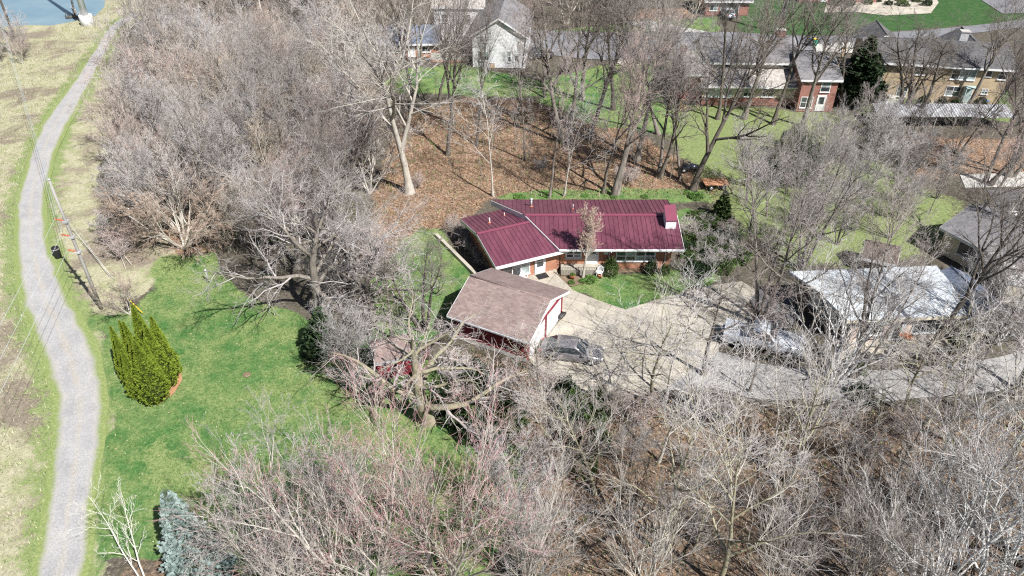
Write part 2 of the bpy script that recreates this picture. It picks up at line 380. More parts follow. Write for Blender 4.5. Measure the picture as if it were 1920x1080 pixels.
def line_dist(X, Y, pts):
    d = np.full(X.shape, 1e9)
    for (ax, ay), (bx, by) in zip(pts[:-1], pts[1:]):
        ex, ey = bx - ax, by - ay; t = np.clip(((X - ax) * ex + (Y - ay) * ey) / (ex * ex + ey * ey), 0, 1)
        d = np.minimum(d, np.hypot(X - ax - t * ex, Y - ay - t * ey))
    return d
def axis(lo, hi, step, far):
    inner = np.arange(lo, hi + 1e-6, step); k = np.array([3, 8, 18, 40, 90, 200, 420, 800.])
    return np.concatenate([lo - k[::-1], inner, hi + k])
gx = axis(-100, 100, 0.42, 800); gy = axis(10, 165, 0.42, 800)
GX, GY = np.meshgrid(gx, gy, indexing='ij')
def mask(polys, w=0.7):
    m = np.zeros(GX.shape)
    wob = (vnoise(GX, GY, 2.3, 3) - .5) * 1.1 + (vnoise(GX, GY, 0.9, 4) - .5) * .6
    for p in polys: m = np.maximum(m, np.clip(0.5 + (sd_poly(GX, GY, p) + wob) / (2 * w), 0, 1))
    return m
m_lawn = mask(LAWN, 0.45); m_lush = mask(LUSH, 1.0); m_pale = mask(PALE_LAWN, 1.6); m_lit = np.maximum(mask([LITTER[0], LITTER[1], LITTER[3], LITTER[5]], 1.2), .50 * mask([LITTER[2], LITTER[4]], 1.2))
m_straw = np.maximum(mask([FIELD], 0.6), mask([VERGE, PATH_L + PATH_R[::-1]], 0.5)); m_straw = np.maximum(m_straw, np.clip(1.3 - np.minimum(line_dist(GX, GY, PATH_L), line_dist(GX, GY, PATH_R)) / 1.6, 0, 1))
m_straw = np.maximum(m_straw, 0.75 * np.clip((GY - 150) / 20, 0, 1))
m_edge = np.clip(1.0 - np.minimum(line_dist(GX, GY, PATH_L) / 2.6, line_dist(GX, GY, PATH_R) / 2.2), 0, 1)   # mown green margin along the path
sdp = sd_poly(GX, GY, POND)
GZ = -0.02 - 0.07 * vnoise(GX, GY, 3.1, 7) - 0.03 * vnoise(GX, GY, 1.2, 8)
GZ = np.where(sdp > -2, GZ - np.clip((sdp + 2) / 4, 0, 1) * 1.0, GZ)
nx, ny = GX.shape
I = np.arange(nx * ny).reshape(nx, ny)
quads = np.stack([I[:-1, :-1], I[1:, :-1], I[1:, 1:], I[:-1, 1:]], -1).reshape(-1, 4)
gm = np_mesh('ground', np.stack([GX, GY, GZ], -1).reshape(-1, 3), quads, smooth=True)
def attr(mesh, name, a, b, c):
    at = mesh.attributes.new(name, 'FLOAT_COLOR', 'POINT')
    at.data.foreach_set('color', np.stack([a, b, c, np.ones_like(a)], -1).astype(np.float32).ravel())
attr(gm, 'zone_a', m_lawn, m_lit, m_straw); attr(gm, 'zone_b', m_lush, m_pale, m_edge)

def ground_mat():
    m, n, l, b = mat_base('ground_cover', 0.95, 0, 0.1)
    v = tex_coord(n, l)
    def sep(name):
        a = n.new('ShaderNodeAttribute'); a.attribute_name = name
        s = n.new('ShaderNodeSeparateColor'); l.new(a.outputs['Color'], s.inputs[0]); return s.outputs
    za = sep('zone_a'); zb = sep('zone_b')
    n_big = noise(n, l, v, 0.16, 4, 0.6, 0.4); n_mid = noise(n, l, v, 0.75, 5, 0.65); n_fine = noise(n, l, v, 5.0, 4, 0.7); n_gr = noise(n, l, v, 22, 2, 0.7)
    def edge(mk, amt=0.9):
        k = math_n(n, l, 'MULTIPLY_ADD', n_fine, amt, -amt / 2)
        k = math_n(n, l, 'ADD', math_n(n, l, 'ADD', mk, k), math_n(n, l, 'MULTIPLY_ADD', n_mid, amt, -amt / 2))
        mr = n.new('ShaderNodeMapRange'); mr.interpolation_type = 'SMOOTHSTEP'; mr.inputs[1].default_value = 0.32; mr.inputs[2].default_value = 0.68
        l.new(k, mr.inputs[0]); return mr.outputs[0]
    # undergrowth: dead stems, soil, moss
    und = ramp(n, l, n_fine, [(0.25, (0.045, 0.039, 0.032)), (0.5, (0.115, 0.10, 0.08)), (0.75, (0.21, 0.185, 0.15))])
    und = mix(n, l, ramp(n, l, n_mid, [(0.5, (0, 0, 0)), (0.75, (0.5, 0.5, 0.5))]), und, (0.075, 0.095, 0.035))
    # leaf litter: one tone per leaf
    vo = n.new('ShaderNodeTexVoronoi'); vo.inputs['Scale'].default_value = 6.5; l.new(v, vo.inputs['Vector'])
    sx = n.new('ShaderNodeSeparateColor'); l.new(vo.outputs['Color'], sx.inputs[0])
    lit = ramp(n, l, sx.outputs[0], [(0.0, (0.17, 0.10, 0.066)), (0.3, (0.235, 0.145, 0.095)), (0.6, (0.30, 0.19, 0.125)), (0.85, (0.37, 0.25, 0.17)), (1.0, (0.48, 0.36, 0.265))])
    lit = mix(n, l, ramp(n, l, n_mid, [(0.46, (0, 0, 0)), (0.68, (0.6, 0.6, 0.6))]), lit, und)
    # dry field grass
    st = ramp(n, l, n_fine, [(0.25, (0.27, 0.25, 0.165)), (0.5, (0.42, 0.395, 0.27)), (0.78, (0.56, 0.53, 0.385))])
    st = mix(n, l, ramp(n, l, n_mid, [(0.44, (0, 0, 0)), (0.66, (0.65, 0.65, 0.65))]), st, ramp(n, l, n_fine, [(0.3, (0.17, 0.21, 0.085)), (0.7, (0.34, 0.36, 0.16))]))
    st = mix(n, l, ramp(n, l, n_big, [(0.47, (0, 0, 0)), (0.58, (0.85, 0.85, 0.85))]), st, ramp(n, l, n_fine, [(0.3, (0.15, 0.115, 0.095)), (0.7, (0.30, 0.25, 0.205))]))
    # mown margin
    mown = ramp(n, l, n_fine, [(0.25, (0.13, 0.19, 0.06)), (0.55, (0.235, 0.295, 0.115)), (0.8, (0.40, 0.41, 0.22))])
    # lawn
    lw = ramp(n, l, n_fine, [(0.22, (0.032, 0.095, 0.030)), (0.5, (0.072, 0.172, 0.050)), (0.8, (0.155, 0.262, 0.085))])
    pale = ramp(n, l, n_fine, [(0.25, (0.125, 0.19, 0.062)), (0.55, (0.24, 0.295, 0.115)), (0.8, (0.39, 0.40, 0.21))])
    lw = mix(n, l, ramp(n, l, math_n(n, l, 'ADD', math_n(n, l, 'MULTIPLY', n_mid, .55), math_n(n, l, 'MULTIPLY', n_big, .45)), [(0.40, (0, 0, 0)), (0.58, (0.9, 0.9, 0.9))]), lw, pale)
    lush = ramp(n, l, n_fine, [(0.25, (0.024, 0.070, 0.022)), (0.75, (0.062, 0.130, 0.046))])
    lush = mix(n, l, ramp(n, l, n_mid, [(0.45, (0, 0, 0)), (0.75, (0.6, 0.6, 0.6))]), lush, (0.12, 0.17, 0.07))
    c = mix(n, l, edge(za[1]), und, lit)
    c = mix(n, l, edge(za[2]), c, st)
    c = mix(n, l, math_n(n, l, 'MULTIPLY', edge(zb[2], 1.7), edge(za[2])), c, mown)
    c = mix(n, l, edge(za[0], 0.7), c, lw)
    c = mix(n, l, math_n(n, l, 'MULTIPLY', edge(zb[1], 1.0), 0.85), c, pale)
    c = mix(n, l, edge(zb[0], 0.5), c, lush)
    c = mix(n, l, 0.55, c, ramp(n, l, n_gr, [(0.25, (0.25, 0.25, 0.25)), (0.75, (0.75, 0.75, 0.75))]), 'OVERLAY')
    l.new(c, b.inputs['Base Color'])
    h = math_n(n, l, 'ADD', math_n(n, l, 'MULTIPLY', n_fine, 0.6), math_n(n, l, 'MULTIPLY', n_gr, 0.5))
    bump(n, l, b, h, 0.75, 0.12)
    return m
M['ground'] = ground_mat(); gm.materials.append(M['ground'])
ground = bpy.data.objects.new('ground', gm); C.objects.link(ground); tag(ground, kind='structure')

# gravel path -------------------------------------------------------
def spline(pts, n):
    P_ = [np.array(p, float) for p in pts]; out = []
    for i in range(len(P_) - 1):
        a, b, c, d = P_[max(i - 1, 0)], P_[i], P_[i + 1], P_[min(i + 2, len(P_) - 1)]
        for k in range(n):
            t = k / n
            out.append(0.5 * ((2 * b) + (c - a) * t + (2 * a - 5 * b + 4 * c - d) * t * t + (3 * b - a - 3 * c + d) * t ** 3))
    out.append(P_[-1]); return np.array(out)
def strip(name, left, right, mat, z, n=14, cols=15, ragged=0.35, crown=0.03, pad=0.0):
    A = spline(left, n); B = spline(right, n)
    k = np.arange(len(A)); g = np.random.default_rng(len(name))
    w = np.linalg.norm(B - A, axis=1, keepdims=True); u = (B - A) / w
    A = A - u * pad + u * ragged * (vnoise(k * 1.0, k * 0, 4.2, 21)[:, None] - .5)
    B = B + u * pad + u * ragged * 1.4 * (vnoise(k * 1.0, k * 0, 4.7, 22)[:, None] - .5)
    t = np.linspace(0, 1, cols)
    V = A[:, None, :] + (B - A)[:, None, :] * t[None, :, None]
    Z = z + crown * np.sin(np.pi * t)[None, :] + np.zeros(V.shape[:2])
    V = np.concatenate([V, Z[..., None]], -1); r, c_ = V.shape[:2]
    J = np.arange(r * c_).reshape(r, c_)
    q = np.stack([J[:-1, :-1], J[:-1, 1:], J[1:, 1:], J[1:, :-1]], -1).reshape(-1, 4)
    m = np_mesh(name, V.reshape(-1, 3), q, smooth=True); m.materials.append(mat)
    at = m.attributes.new('across', 'FLOAT', 'POINT'); at.data.foreach_set('value', np.tile(t, r).astype(np.float32))
    o = bpy.data.objects.new(name, m); C.objects.link(o); return o
def gravel_mat():
    m, n, l, b = mat_base('gravel', 0.95, 0, 0.15)
    v = tex_coord(n, l)
    a = n.new('ShaderNodeAttribute'); a.attribute_name = 'across'
    f = noise(n, l, v, 0.5, 5, 0.65); g = noise(n, l, v, 9, 4, 0.75); h = noise(n, l, v, 30, 2, 0.8)
    c = ramp(n, l, f, [(0.3, (0.30, 0.297, 0.297)), (0.55, (0.37, 0.365, 0.362)), (0.75, (0.42, 0.405, 0.388))])
    # worn sandy wheel tracks and centre
    tr = math_n(n, l, 'ABSOLUTE', math_n(n, l, 'SUBTRACT', a.outputs['Fac'], 0.5))
    tk = ramp(n, l, math_n(n, l, 'ADD', tr, math_n(n, l, 'MULTIPLY_ADD', f, 0.35, -0.17)), [(0.02, (0.4, 0.4, 0.4)), (0.08, (0, 0, 0)), (0.22, (0, 0, 0)), (0.34, (0.3, 0.3, 0.3))])
    c = mix(n, l, tk, c, (0.43, 0.385, 0.32))
    c = mix(n, l, 0.7, c, ramp(n, l, g, [(0.25, (0.28, 0.28, 0.28)), (0.75, (0.72, 0.72, 0.72))]), 'OVERLAY')
    c = mix(n, l, 0.5, c, ramp(n, l, h, [(0.25, (0.25, 0.25, 0.25)), (0.75, (0.75, 0.75, 0.75))]), 'OVERLAY')
    # grass creeping in from the edges
    ed = math_n(n, l, 'ADD', math_n(n, l, 'ADD', tr, math_n(n, l, 'MULTIPLY_ADD', g, 0.22, -0.11)), math_n(n, l, 'MULTIPLY_ADD', f, 0.20, -0.10))
    gr_ = ramp(n, l, noise(n, l, v, 5, 4, .7), [(0.25, (0.13, 0.19, 0.055)), (0.55, (0.24, 0.29, 0.11)), (0.8, (0.40, 0.40, 0.21))])
    c = mix(n, l, ramp(n, l, ed, [(0.30, (0, 0, 0)), (0.40, (1, 1, 1))]), c, gr_)
    l.new(c, b.inputs['Base Color']); bump(n, l, b, g, 0.6, 0.04)
    return m
M['gravel'] = gravel_mat()
tag(strip('gravel_path', PATH_L, PATH_R, M['gravel'], 0.006, 14, 21, 0.22, 0.03, 0.5), kind='structure')

# pond ------------------------------------------------------------
def water_mat():
    m, n, l, b = mat_base('pond_water', 0.12, 0, 0.5)
    v = tex_coord(n, l); f = noise(n, l, v, 0.12, 4); g = noise(n, l, v, 1.6, 4)
    l.new(ramp(n, l, f, [(0.3, (0.16, 0.25, 0.31)), (0.7, (0.24, 0.33, 0.37))]), b.inputs['Base Color'])  # sky reflection painted into the base blue
    b.inputs['IOR'].default_value = 1.33; bump(n, l, b, g, 0.08, 0.05)
    return m
M['water'] = water_mat()
tag(MB().sheet([(p[0] * 1.0, p[1] + (4.0 if p[1] > 140 else -1.5)) for p in [(-95.87, 126.00), (-67.46, 126.00)]] + [(-40, 200), (-190, 200)], -0.45).build('pond_water', M['water']), kind='structure')

# roads ------------------------------------------------------------
ST_T = [(-7.00, 123.71), (3.52, 124.56), (20.91, 123.15), (34.10, 123.71), (49.11, 121.49), (59.24, 123.15), (69.73, 125.13), (80.06, 128.06), (87.70, 130.48), (106.24, 136.55)]
ST_B = [(-6.60, 115.20), (3.26, 113.22), (12.76, 110.35), (24.80, 110.82), (46.39, 113.22), (54.56, 115.45), (68.55, 120.67), (78.99, 124.28), (85.38, 126.29), (103.32, 132.03)]
tag(strip('street', ST_T, ST_B, M['asphalt'], 0.03, 8, 9, 0.08, 0.06), kind='structure')
LN_T = [(13.54, 43.37), (15.90, 43.87), (18.64, 42.51), (23.26, 41.79), (29.73, 41.91), (35.03, 42.88), (40.24, 44.19), (46.88, 46.14)]
LN_B = [(10.88, 39.61), (14.40, 39.72), (17.69, 38.95), (22.16, 38.52), (28.37, 38.74), (33.24, 39.28), (37.99, 40.17), (44.27, 42.03)]
tag(strip('lane', LN_T, LN_B, M['lane'], 0.012, 10, 13, 0.5, 0.02), kind='structure')
tag(MB().sheet([(20.09, 52.30), (23.90, 51.91), (23.77, 48.56), (21.02, 45.15), (16.62, 46.14), (20.25, 48.56)], 0.004).build('shaded_carport_court', M['dark_ground']), kind='structure')  # asphalt court with the carport's shade put into its dark tone
tag(MB().sheet([(49.00, 73.34), (57.01, 74.10), (63.24, 73.72), (61.18, 70.42), (55.08, 70.66), (48.15, 70.42)], 0.01).build('side_drive', M['concrete_grey']), kind='structure')
tag(MB().sheet([(50.18, 69.95), (60.32, 69.95), (57.17, 64.85), (49.26, 65.06)], 0.004).build('dark_sheet', M['dark_ground']), kind='structure')  # flat dark sheet between the side drive and the white fence
tag(MB().sheet([(47.29, 117.24), (53.95, 118.28), (52.08, 113.22), (46.31, 112.98)], 0.105).build('street_apron', M['concrete_grey']), kind='structure')
tag(MB().sheet([(15.15, 110.35), (18.06, 111.30), (19.21, 108.05), (16.35, 107.15)], 0.02).build('front_walk', M['concrete']), kind='structure')
tag(MB().sheet([(18.16, 129.56), (23.25, 130.17), (32.35, 123.71), (24.39, 123.15)], 0.02).build('house_drive', M['concrete_grey']), kind='structure')
tag(MB().sheet([(86.63, 142.74), (99.66, 150.19), (94.10, 135.23), (85.88, 133.94)], 0.02).build('corner_drive', M['asphalt']), kind='structure')

# concrete driveway, cut into its cast slabs -----------------------
DRIVE = [(-0.23, 53.58), (1.91, 54.90), (3.89, 55.57), (4.19, 53.91), (5.28, 51.91), (7.23, 50.54), (9.41, 49.21), (12.19, 50.54), (17.15, 52.62), (20.09, 53.26), (21.14, 51.91), (19.42, 49.64), (20.13, 48.13), (16.78, 46.48), (15.87, 43.74), (13.17, 41.44), (10.87, 39.56), (8.45, 38.84), (6.34, 38.84), (3.94, 40.57), (1.81, 42.03), (1.03, 43.37), (3.05, 47.85), (0.00, 50.76)]
drive_root = thing('driveway', None, None, (8, 46, 0)); tag(drive_root, kind='structure')
DF = Fr((3.92, 47.85), R(-27))
loc = [((x - DF.o[0]) * DF.c + (y - DF.o[1]) * DF.s, -(x - DF.o[0]) * DF.s + (y - DF.o[1]) * DF.c) for x, y in DRIVE]
ST = 3.05; GAP = 0.02
for i in range(-5, 9):
    for j in range(-6, 7):
        pl_ = clip(clip(clip(clip(loc, -1, 0, -(i * ST + GAP)), 1, 0, (i + 1) * ST - GAP), 0, -1, -(j * ST + GAP)), 0, 1, (j + 1) * ST - GAP)
        if len(pl_) < 3: continue
        ar = abs(sum(p[0] * q[1] - q[0] * p[1] for p, q in zip(pl_, pl_[1:] + pl_[:1]))) / 2
        if ar < 0.15: continue
        MB().prism([DF.p(s, t, 0)[:2] for s, t in pl_], -0.12, 0.035 + random.uniform(-.004, .004)).build('concrete_slab', M['concrete'], drive_root)

# ------------------------------------------------------------------ building pieces
def window(F, t, s0, s1, z0, z1, cols, rows, parent, side=-1, fw=0.07, mat='white_paint', glass='glass', sill=True, name='window'):
    """frame with mullions standing proud of a wall face at t; each pane its own piece. side: outward direction along t"""
    m = MB(); o = side * 0.05; i0 = side * -0.02
    def bx(a, b, c, d): m.box(F, a, b, min(i0 + t, t + o), max(i0 + t, t + o), c, d)
    bx(s0, s1, z1 - fw, z1); bx(s0, s1, z0, z0 + fw); bx(s0, s0 + fw, z0 + fw, z1 - fw); bx(s1 - fw, s1, z0 + fw, z1 - fw)
    cw = (s1 - s0 - fw) / cols; rh = (z1 - z0 - fw) / rows
    for c in range(1, cols): bx(s0 + c * cw + .008, s0 + c * cw + fw - .008, z0 + fw, z1 - fw)
    for r in range(1, rows):
        for c in range(cols): bx(s0 + c * cw + fw, s0 + (c + 1) * cw, z0 + r * rh + .008, z0 + r * rh + fw - .012)
    if sill: m.box(F, s0 - .05, s1 + .05, min(t, t + side * .12), max(t, t + side * .12), z0 - .07, z0 - .002)
    w = m.build(name, M[mat], parent)
    for c in range(cols):
        for r in range(rows):
            a = s0 + c * cw + fw - .01; b = s0 + (c + 1) * cw + .01; d = z0 + r * rh + fw - .015; e = z0 + (r + 1) * rh + .01
            g = M[glass] if random.random() > .25 else M['curtain_glass']
            MB().box(F, a, b, min(t + side * .012, t + side * .022), max(t + side * .012, t + side * .022), d, e).build('pane', g, w)
    return w
def door(F, t, s0, s1, z0, z1, parent, side=-1, mat='white_paint', lite=None, panels=0, name='door', frame_mat='white_paint'):
    m = MB(); lo, hi = sorted((t + side * .012, t + side * .045))
    m.box(F, s0, s1, lo, hi, z0, z1)
    d = m.build(name, M[mat], parent)
    lo, hi = sorted((t - side * .01, t + side * .065))
    f = MB().box(F, s0 - .09, s0 - .002, lo, hi, z0, z1 + .09).box(F, s1 + .002, s1 + .09, lo, hi, z0, z1 + .09).box(F, s0 - .002, s1 + .002, lo, hi, z1 + .002, z1 + .09)
    f.build('door_frame', M[frame_mat], d)
    lo, hi = sorted((t + side * .046, t + side * .056))
    if lite:
        for (a, b, c, e) in lite: MB().box(F, s0 + (s1 - s0) * a, s0 + (s1 - s0) * b, lo, hi, z0 + (z1 - z0) * c, z0 + (z1 - z0) * e).build('pane', M['glass'], d)
    for k in range(panels):
        h = (z1 - z0) / panels; lo, hi = sorted((t + side * .046, t + side * .062))
        MB().box(F, s0 + .04, s1 - .04, lo, hi, z0 + k * h + .03, z0 + (k + 1) * h - .03).build('door_panel', M[mat], d)
    if not panels:
        lo, hi = sorted((t + side * .046, t + side * .10))
        MB().box(F, s1 - .13, s1 - .08, lo, hi, z0 + .98, z0 + 1.03).build('handle', M['iron'], d)
    return d
def seam_roof(F, s0, s1, t0, t1, z0, z1, parent, spacing=0.41, cuts=(), mat='metal_roof', rib=0.042, ribw=0.022, name='roof_panel', thick=0.03):
    """standing seam slope: each tray of metal is a piece with its raised seam; cuts are half planes a*s + b*t <= c"""
    n = int(round((s1 - s0) / spacing)); w = (s1 - s0) / n
    zz = lambda t: z0 + (z1 - z0) * (t - t0) / (t1 - t0)
    for i in range(n):
        a, b = s0 + i * w, s0 + (i + 1) * w
        pl_ = [(a, t0), (b, t0), (b, t1), (a, t1)]
        rb = [(b - ribw, t0), (b, t0), (b, t1), (b - ribw, t1)]
        for (ca, cb, cc) in cuts: pl_ = clip(pl_, ca, cb, cc); rb = clip(rb, ca, cb, cc) if rb else rb
        if len(pl_) < 3: continue
        m = MB(); m.prism([F.p(s, t, 0)[:2] for s, t in pl_], [zz(t) - thick for s, t in pl_], [zz(t) for s, t in pl_])
        if len(rb) >= 3: m.prism([F.p(s, t, 0)[:2] for s, t in rb], [zz(t) - .005 for s, t in rb], [zz(t) + rib for s, t in rb])
        m.build(name, M[mat], parent)
def slope(m, F, pts, th=0.12):
    """roof slope slab; pts are (s, t, z)"""
    a = [F.p(*p) for p in pts]; b = [(x, y, z - th) for x, y, z in a]; n = len(a)
    m.add(b + a, [tuple(range(n - 1, -1, -1)), tuple(range(n, 2 * n))] + [(i, (i + 1) % n, n + (i + 1) % n, n + i) for i in range(n)])
    return m
def gable_roof(F, s0, s1, t0, t1, ze, zr, parent, mat, oh=0.4, along='s', trim='white_paint', name='roof', ridge=True):
    m = MB(); tm = (t0 + t1) / 2; sm = (s0 + s1) / 2
    if along == 's':
        k = (zr - ze) / ((t1 - t0) / 2); zo = ze - k * oh
        A = [(s0 - oh, t0 - oh, zo), (s1 + oh, t0 - oh, zo), (s1 + oh, tm, zr), (s0 - oh, tm, zr)]
        B = [(s0 - oh, tm, zr), (s1 + oh, tm, zr), (s1 + oh, t1 + oh, zo), (s0 - oh, t1 + oh, zo)]
    else:
        k = (zr - ze) / ((s1 - s0) / 2); zo = ze - k * oh
        A = [(s0 - oh, t0 - oh, zo), (sm, t0 - oh, zr), (sm, t1 + oh, zr), (s0 - oh, t1 + oh, zo)]
        B = [(sm, t0 - oh, zr), (s1 + oh, t0 - oh, zo), (s1 + oh, t1 + oh, zo), (sm, t1 + oh, zr)]
    for p in (A, B): slope(m, F, [(a, b, c + .12) for a, b, c in p])
    r = m.build(name, M[mat], parent)
    f = MB()
    for p in (A, B):
        for i in range(4):
            a, b = p[i], p[(i + 1) % 4]
            if a[2] == zr and b[2] == zr: continue
            # fascia board just outside each free edge
            pa = Vector(F.p(*a)); pb = Vector(F.p(*b)); d = (pb - pa); nrm = Vector((d.y, -d.x, 0)).normalized() * .025
            q = [pa + Vector((0, 0, -.16)), pb + Vector((0, 0, -.16)), pb + Vector((0, 0, .10)), pa + Vector((0, 0, .10))]
            f.hexa([tuple(x + nrm * .12) for x in q], [tuple(x + nrm) for x in q])
    f.build('fascia', M[trim], r)
    if ridge:
        a, b = (A[3], A[2]) if along == 's' else (A[1], A[2])
        MB().tube([F.p(a[0], a[1], a[2] + .11), F.p(b[0], b[1], b[2] + .11)], 0.07, 6).build('ridge_cap', M[mat], r)
    return r
def gable_walls(F, s0, s1, t0, t1, z0, ze, zr, parent, mat, along='s', name='wall'):
    m = MB(); tm = (t0 + t1) / 2; sm = (s0 + s1) / 2
    if along == 's': pts = [(s0, t0, ze), (s1, t0, ze), (s1, tm, zr), (s1, t1, ze), (s0, t1, ze), (s0, tm, zr)]
    else: pts = [(s0, t0, ze), (sm, t0, zr), (s1, t0, ze), (s1, t1, ze), (sm, t1, zr), (s0, t1, ze)]
    n = 6; vs = [F.p(s, t, z0) for s, t, z in pts] + [F.p(*p) for p in pts]
    m.add(vs, [(i, (i + 1) % n, n + (i + 1) % n, n + i) for i in range(n)])
    return m.build(name, M[mat], parent)

# ------------------------------------------------------------------ the brick house with the maroon metal roof
house = thing('ranch_house', 'orange brick ranch house with maroon standing seam metal roof and angled wing', 'house', (7, 58, 0))
YE, YR, YB, ZE, ZR = 54.33, 58.5, 63.0, 2.72, 3.68
XR = 14.9; RK0 = (4.07, YE); RK1 = (-2.0, YB)            # raked left end
kx = (RK1[0] - RK0[0]) / (RK1[1] - RK0[1])
rake_x = lambda y: RK0[0] + kx * (y - RK0[1])
zm = lambda y: ZE + (ZR - ZE) * (1 - abs(y - YR) / (YR - YE))
# walls: brick shell following the roof
wy0, wy1, wxr = 55.35, 61.95, 14.15
inl = lambda y: rake_x(y) + 0.95
foot = [(inl(wy0), wy0), (wxr, wy0), (wxr, YR), (wxr, wy1), (inl(wy1), wy1), (inl(YR), YR)]
n_ = 6; w_ = MB()
w_.add([(x, y, 0) for x, y in foot] + [(x, y, zm(y) - .10) for x, y in foot], [(i, (i + 1) % n_, n_ + (i + 1) % n_, n_ + i) for i in range(n_)])
w_.build('wall', M['brick_orange'], house)
cut_m = (-1.0, kx, -(RK0[0] - kx * RK0[1]))          # x >= rake_x(y)
seam_roof(WORLD, rake_x(YB), XR, YE, YR, ZE, ZR, house, 0.41, [cut_m])
seam_roof(WORLD, rake_x(YB), XR, YR, YB, ZR, ZE + .02, house, 0.41, [cut_m])
MB().add(*(lambda a: (a, [(0, 1, 4, 3), (1, 2, 5, 4), (3, 4, 7, 6), (4, 5, 8, 7)]))([(rake_x(YR + d) - .05, YR + d, ZR + z) for d, z in ((-.2, .02), (0, .085), (.2, .02))] + [((rake_x(YR) + XR) / 2, YR + d, ZR + z) for d, z in ((-.2, .02), (0, .085), (.2, .02))] + [(XR, YR + d, ZR + z) for d, z in ((-.2, .02), (0, .085), (.2, .02))])).build('ridge_cap', M['metal_trim'], house)
# soffit, fascias, gutter
MB().box(WORLD, RK0[0] + .05, XR - .03, YE + .02, 55.34, 2.50, 2.56).build('soffit', M['white_paint'], house)
MB().box(WORLD, RK0[0] + .02, XR, YE - .045, YE - .005, 2.42, 2.66).build('fascia', M['white_paint'], house)
g_ = MB().box(WORLD, RK0[0] + .02, XR + .02, YE - .17, YE - .05, 2.56, 2.70)
gut = g_.build('gutter', M['white_paint'], house)
for x in (8.62, 13.6):
    MB().tube([(x, YE - .11, 2.57), (x, YE - .11, 2.40), (x, 55.25, 1.95), (x, 55.25, 0.05)], 0.05, 6).build('downspout', M['white_paint'], house)
fa = MB()
for (ya, yb) in ((YE, YR), (YR, YB)):
    a = Vector((rake_x(ya), ya, zm(ya))); b = Vector((rake_x(yb), yb, zm(yb)))
    nn = Vector((-1.0, kx, 0)).normalized() * .05
    q = [a + Vector((0, 0, -.52)), b + Vector((0, 0, -.52)), b + Vector((0, 0, -.01)), a + Vector((0, 0, -.01))]
    fa.hexa([tuple(x + nn * .1) for x in q], [tuple(x + nn) for x in q])
fa.build('rake_board', M['white_paint'], house)
fr_ = MB()
for (ya, yb) in ((YE, YR), (YR, YB)):
    fr_.hexa([(XR + .004, ya, zm(ya) - .22), (XR + .004, yb, zm(yb) - .22), (XR + .004, yb, zm(yb) - .01), (XR + .004, ya, zm(ya) - .01)], [(XR + .05, ya, zm(ya) - .22), (XR + .05, yb, zm(yb) - .22), (XR + .05, yb, zm(yb) - .01), (XR + .05, ya, zm(ya) - .01)])
fr_.build('rake_board', M['white_paint'], house)
# chimney chase: white box with a maroon sloping cap
ch = MB(); c0, c1, d0, d1 = 13.62, 14.52, 56.75, 58.2
ch.prism([(c0, d0), (c1, d0), (c1, d1), (c0, d1)], [3.2, 3.2, 3.6, 3.6], [4.08, 4.08, 4.75, 4.75])
chim = ch.build('chimney', M['white_siding'], house)
slope(MB(), WORLD, [(c0 - .06, d0 - .08, 4.16), (c1 + .06, d0 - .08, 4.16), (c1 + .06, d1 + .06, 4.86), (c0 - .06, d1 + .06, 4.86)], .09).build('chimney_cap', M['metal_trim'], chim)
# vents
for (x, y, h, r) in ((1.8, 60.9, .75, .085), (5.64, 60.2, .5, .04)):
    z = zm(y); v_ = MB().tube([(x, y, z - .02), (x, y, z + h)], r, 8).build('roof_vent', M['galv'], house)
    MB().lathe((x, y, z), [(r * 2.6, .02), (r * 2.2, .06), (r * 1.05, .13)], 10).build('flashing', M['terracotta'], v_)
    if r > .05: MB().lathe((x, y, z + h), [(r * 1.1, .0), (r * 1.7, .04), (r * 1.5, .12), (r * .4, .16)], 10).build('vent_cap', M['galv'], v_)
# front openings
window(WORLD, wy0, 4.75, 6.2, 1.1, 2.35, 2, 3, house, fw=.115)
door(WORLD, wy0, 6.72, 7.6, 0.5, 2.45, house, lite=[(.2, .8, .55, .9)])
window(WORLD, wy0, 9.2, 12.75, 0.78, 2.38, 4, 3, house, fw=.115)
window(WORLD, wy1, 6.0, 8.0, 1.2, 2.3, 3, 2, house, side=1)
window(WORLD, wy1, 10.0, 12.0, 1.2, 2.3, 3, 2, house, side=1)
MB().box(WORLD, 8.15, 8.5, wy0 - .14, wy0 - .003, 1.55, 1.8).build('mailbox', M['white_paint'], house)
# wing
WF = Fr((-1.35, 51.92), math.atan2(2.5, 5.75)); WD = 8.62; ZWE, ZWR = 2.5, 3.32
def to_fr(F, p): dx, dy = p[0] - F.o[0], p[1] - F.o[1]; return (dx * F.c + dy * F.s, -dx * F.s + dy * F.c)
ra, rb_ = to_fr(WF, (RK0[0] + .45, RK0[1])), to_fr(WF, (RK1[0] + .45, RK1[1]))
kk = (rb_[0] - ra[0]) / (rb_[1] - ra[1])
cut_w = (1.0, -kk, ra[0] - kk * ra[1])
smax = max(ra[0], rb_[0]) + .3
seam_roof(WF, -.02, 7.36, 0, WD / 2, ZWE, ZWR, house, 0.41, [cut_w])
seam_roof(WF, -.02, 7.36, WD / 2, WD, ZWR, ZWE, house, 0.41, [cut_w])
rc = ra[0] + kk * (WD / 2 - ra[1])
MB().add([WF.p(s, WD / 2 + d, ZWR + z) for s in (-.03, rc - .1) for d, z in ((-.2, .02), (0, .08), (.2, .02))], [(0, 3, 4, 1), (1, 4, 5, 2)]).build('ridge_cap', M['metal_trim'], house)
wl_ = MB()
sA = lambda t: ra[0] + kk * (t - ra[1]) + .3
wp = [(.55, .85), (sA(.85), .85), (sA(WD / 2), WD / 2), (sA(WD - .8), WD - .8), (.55, WD - .8), (.55, WD / 2)]
zw = lambda t: ZWE + (ZWR - ZWE) * (1 - abs(t - WD / 2) / (WD / 2)) - .08
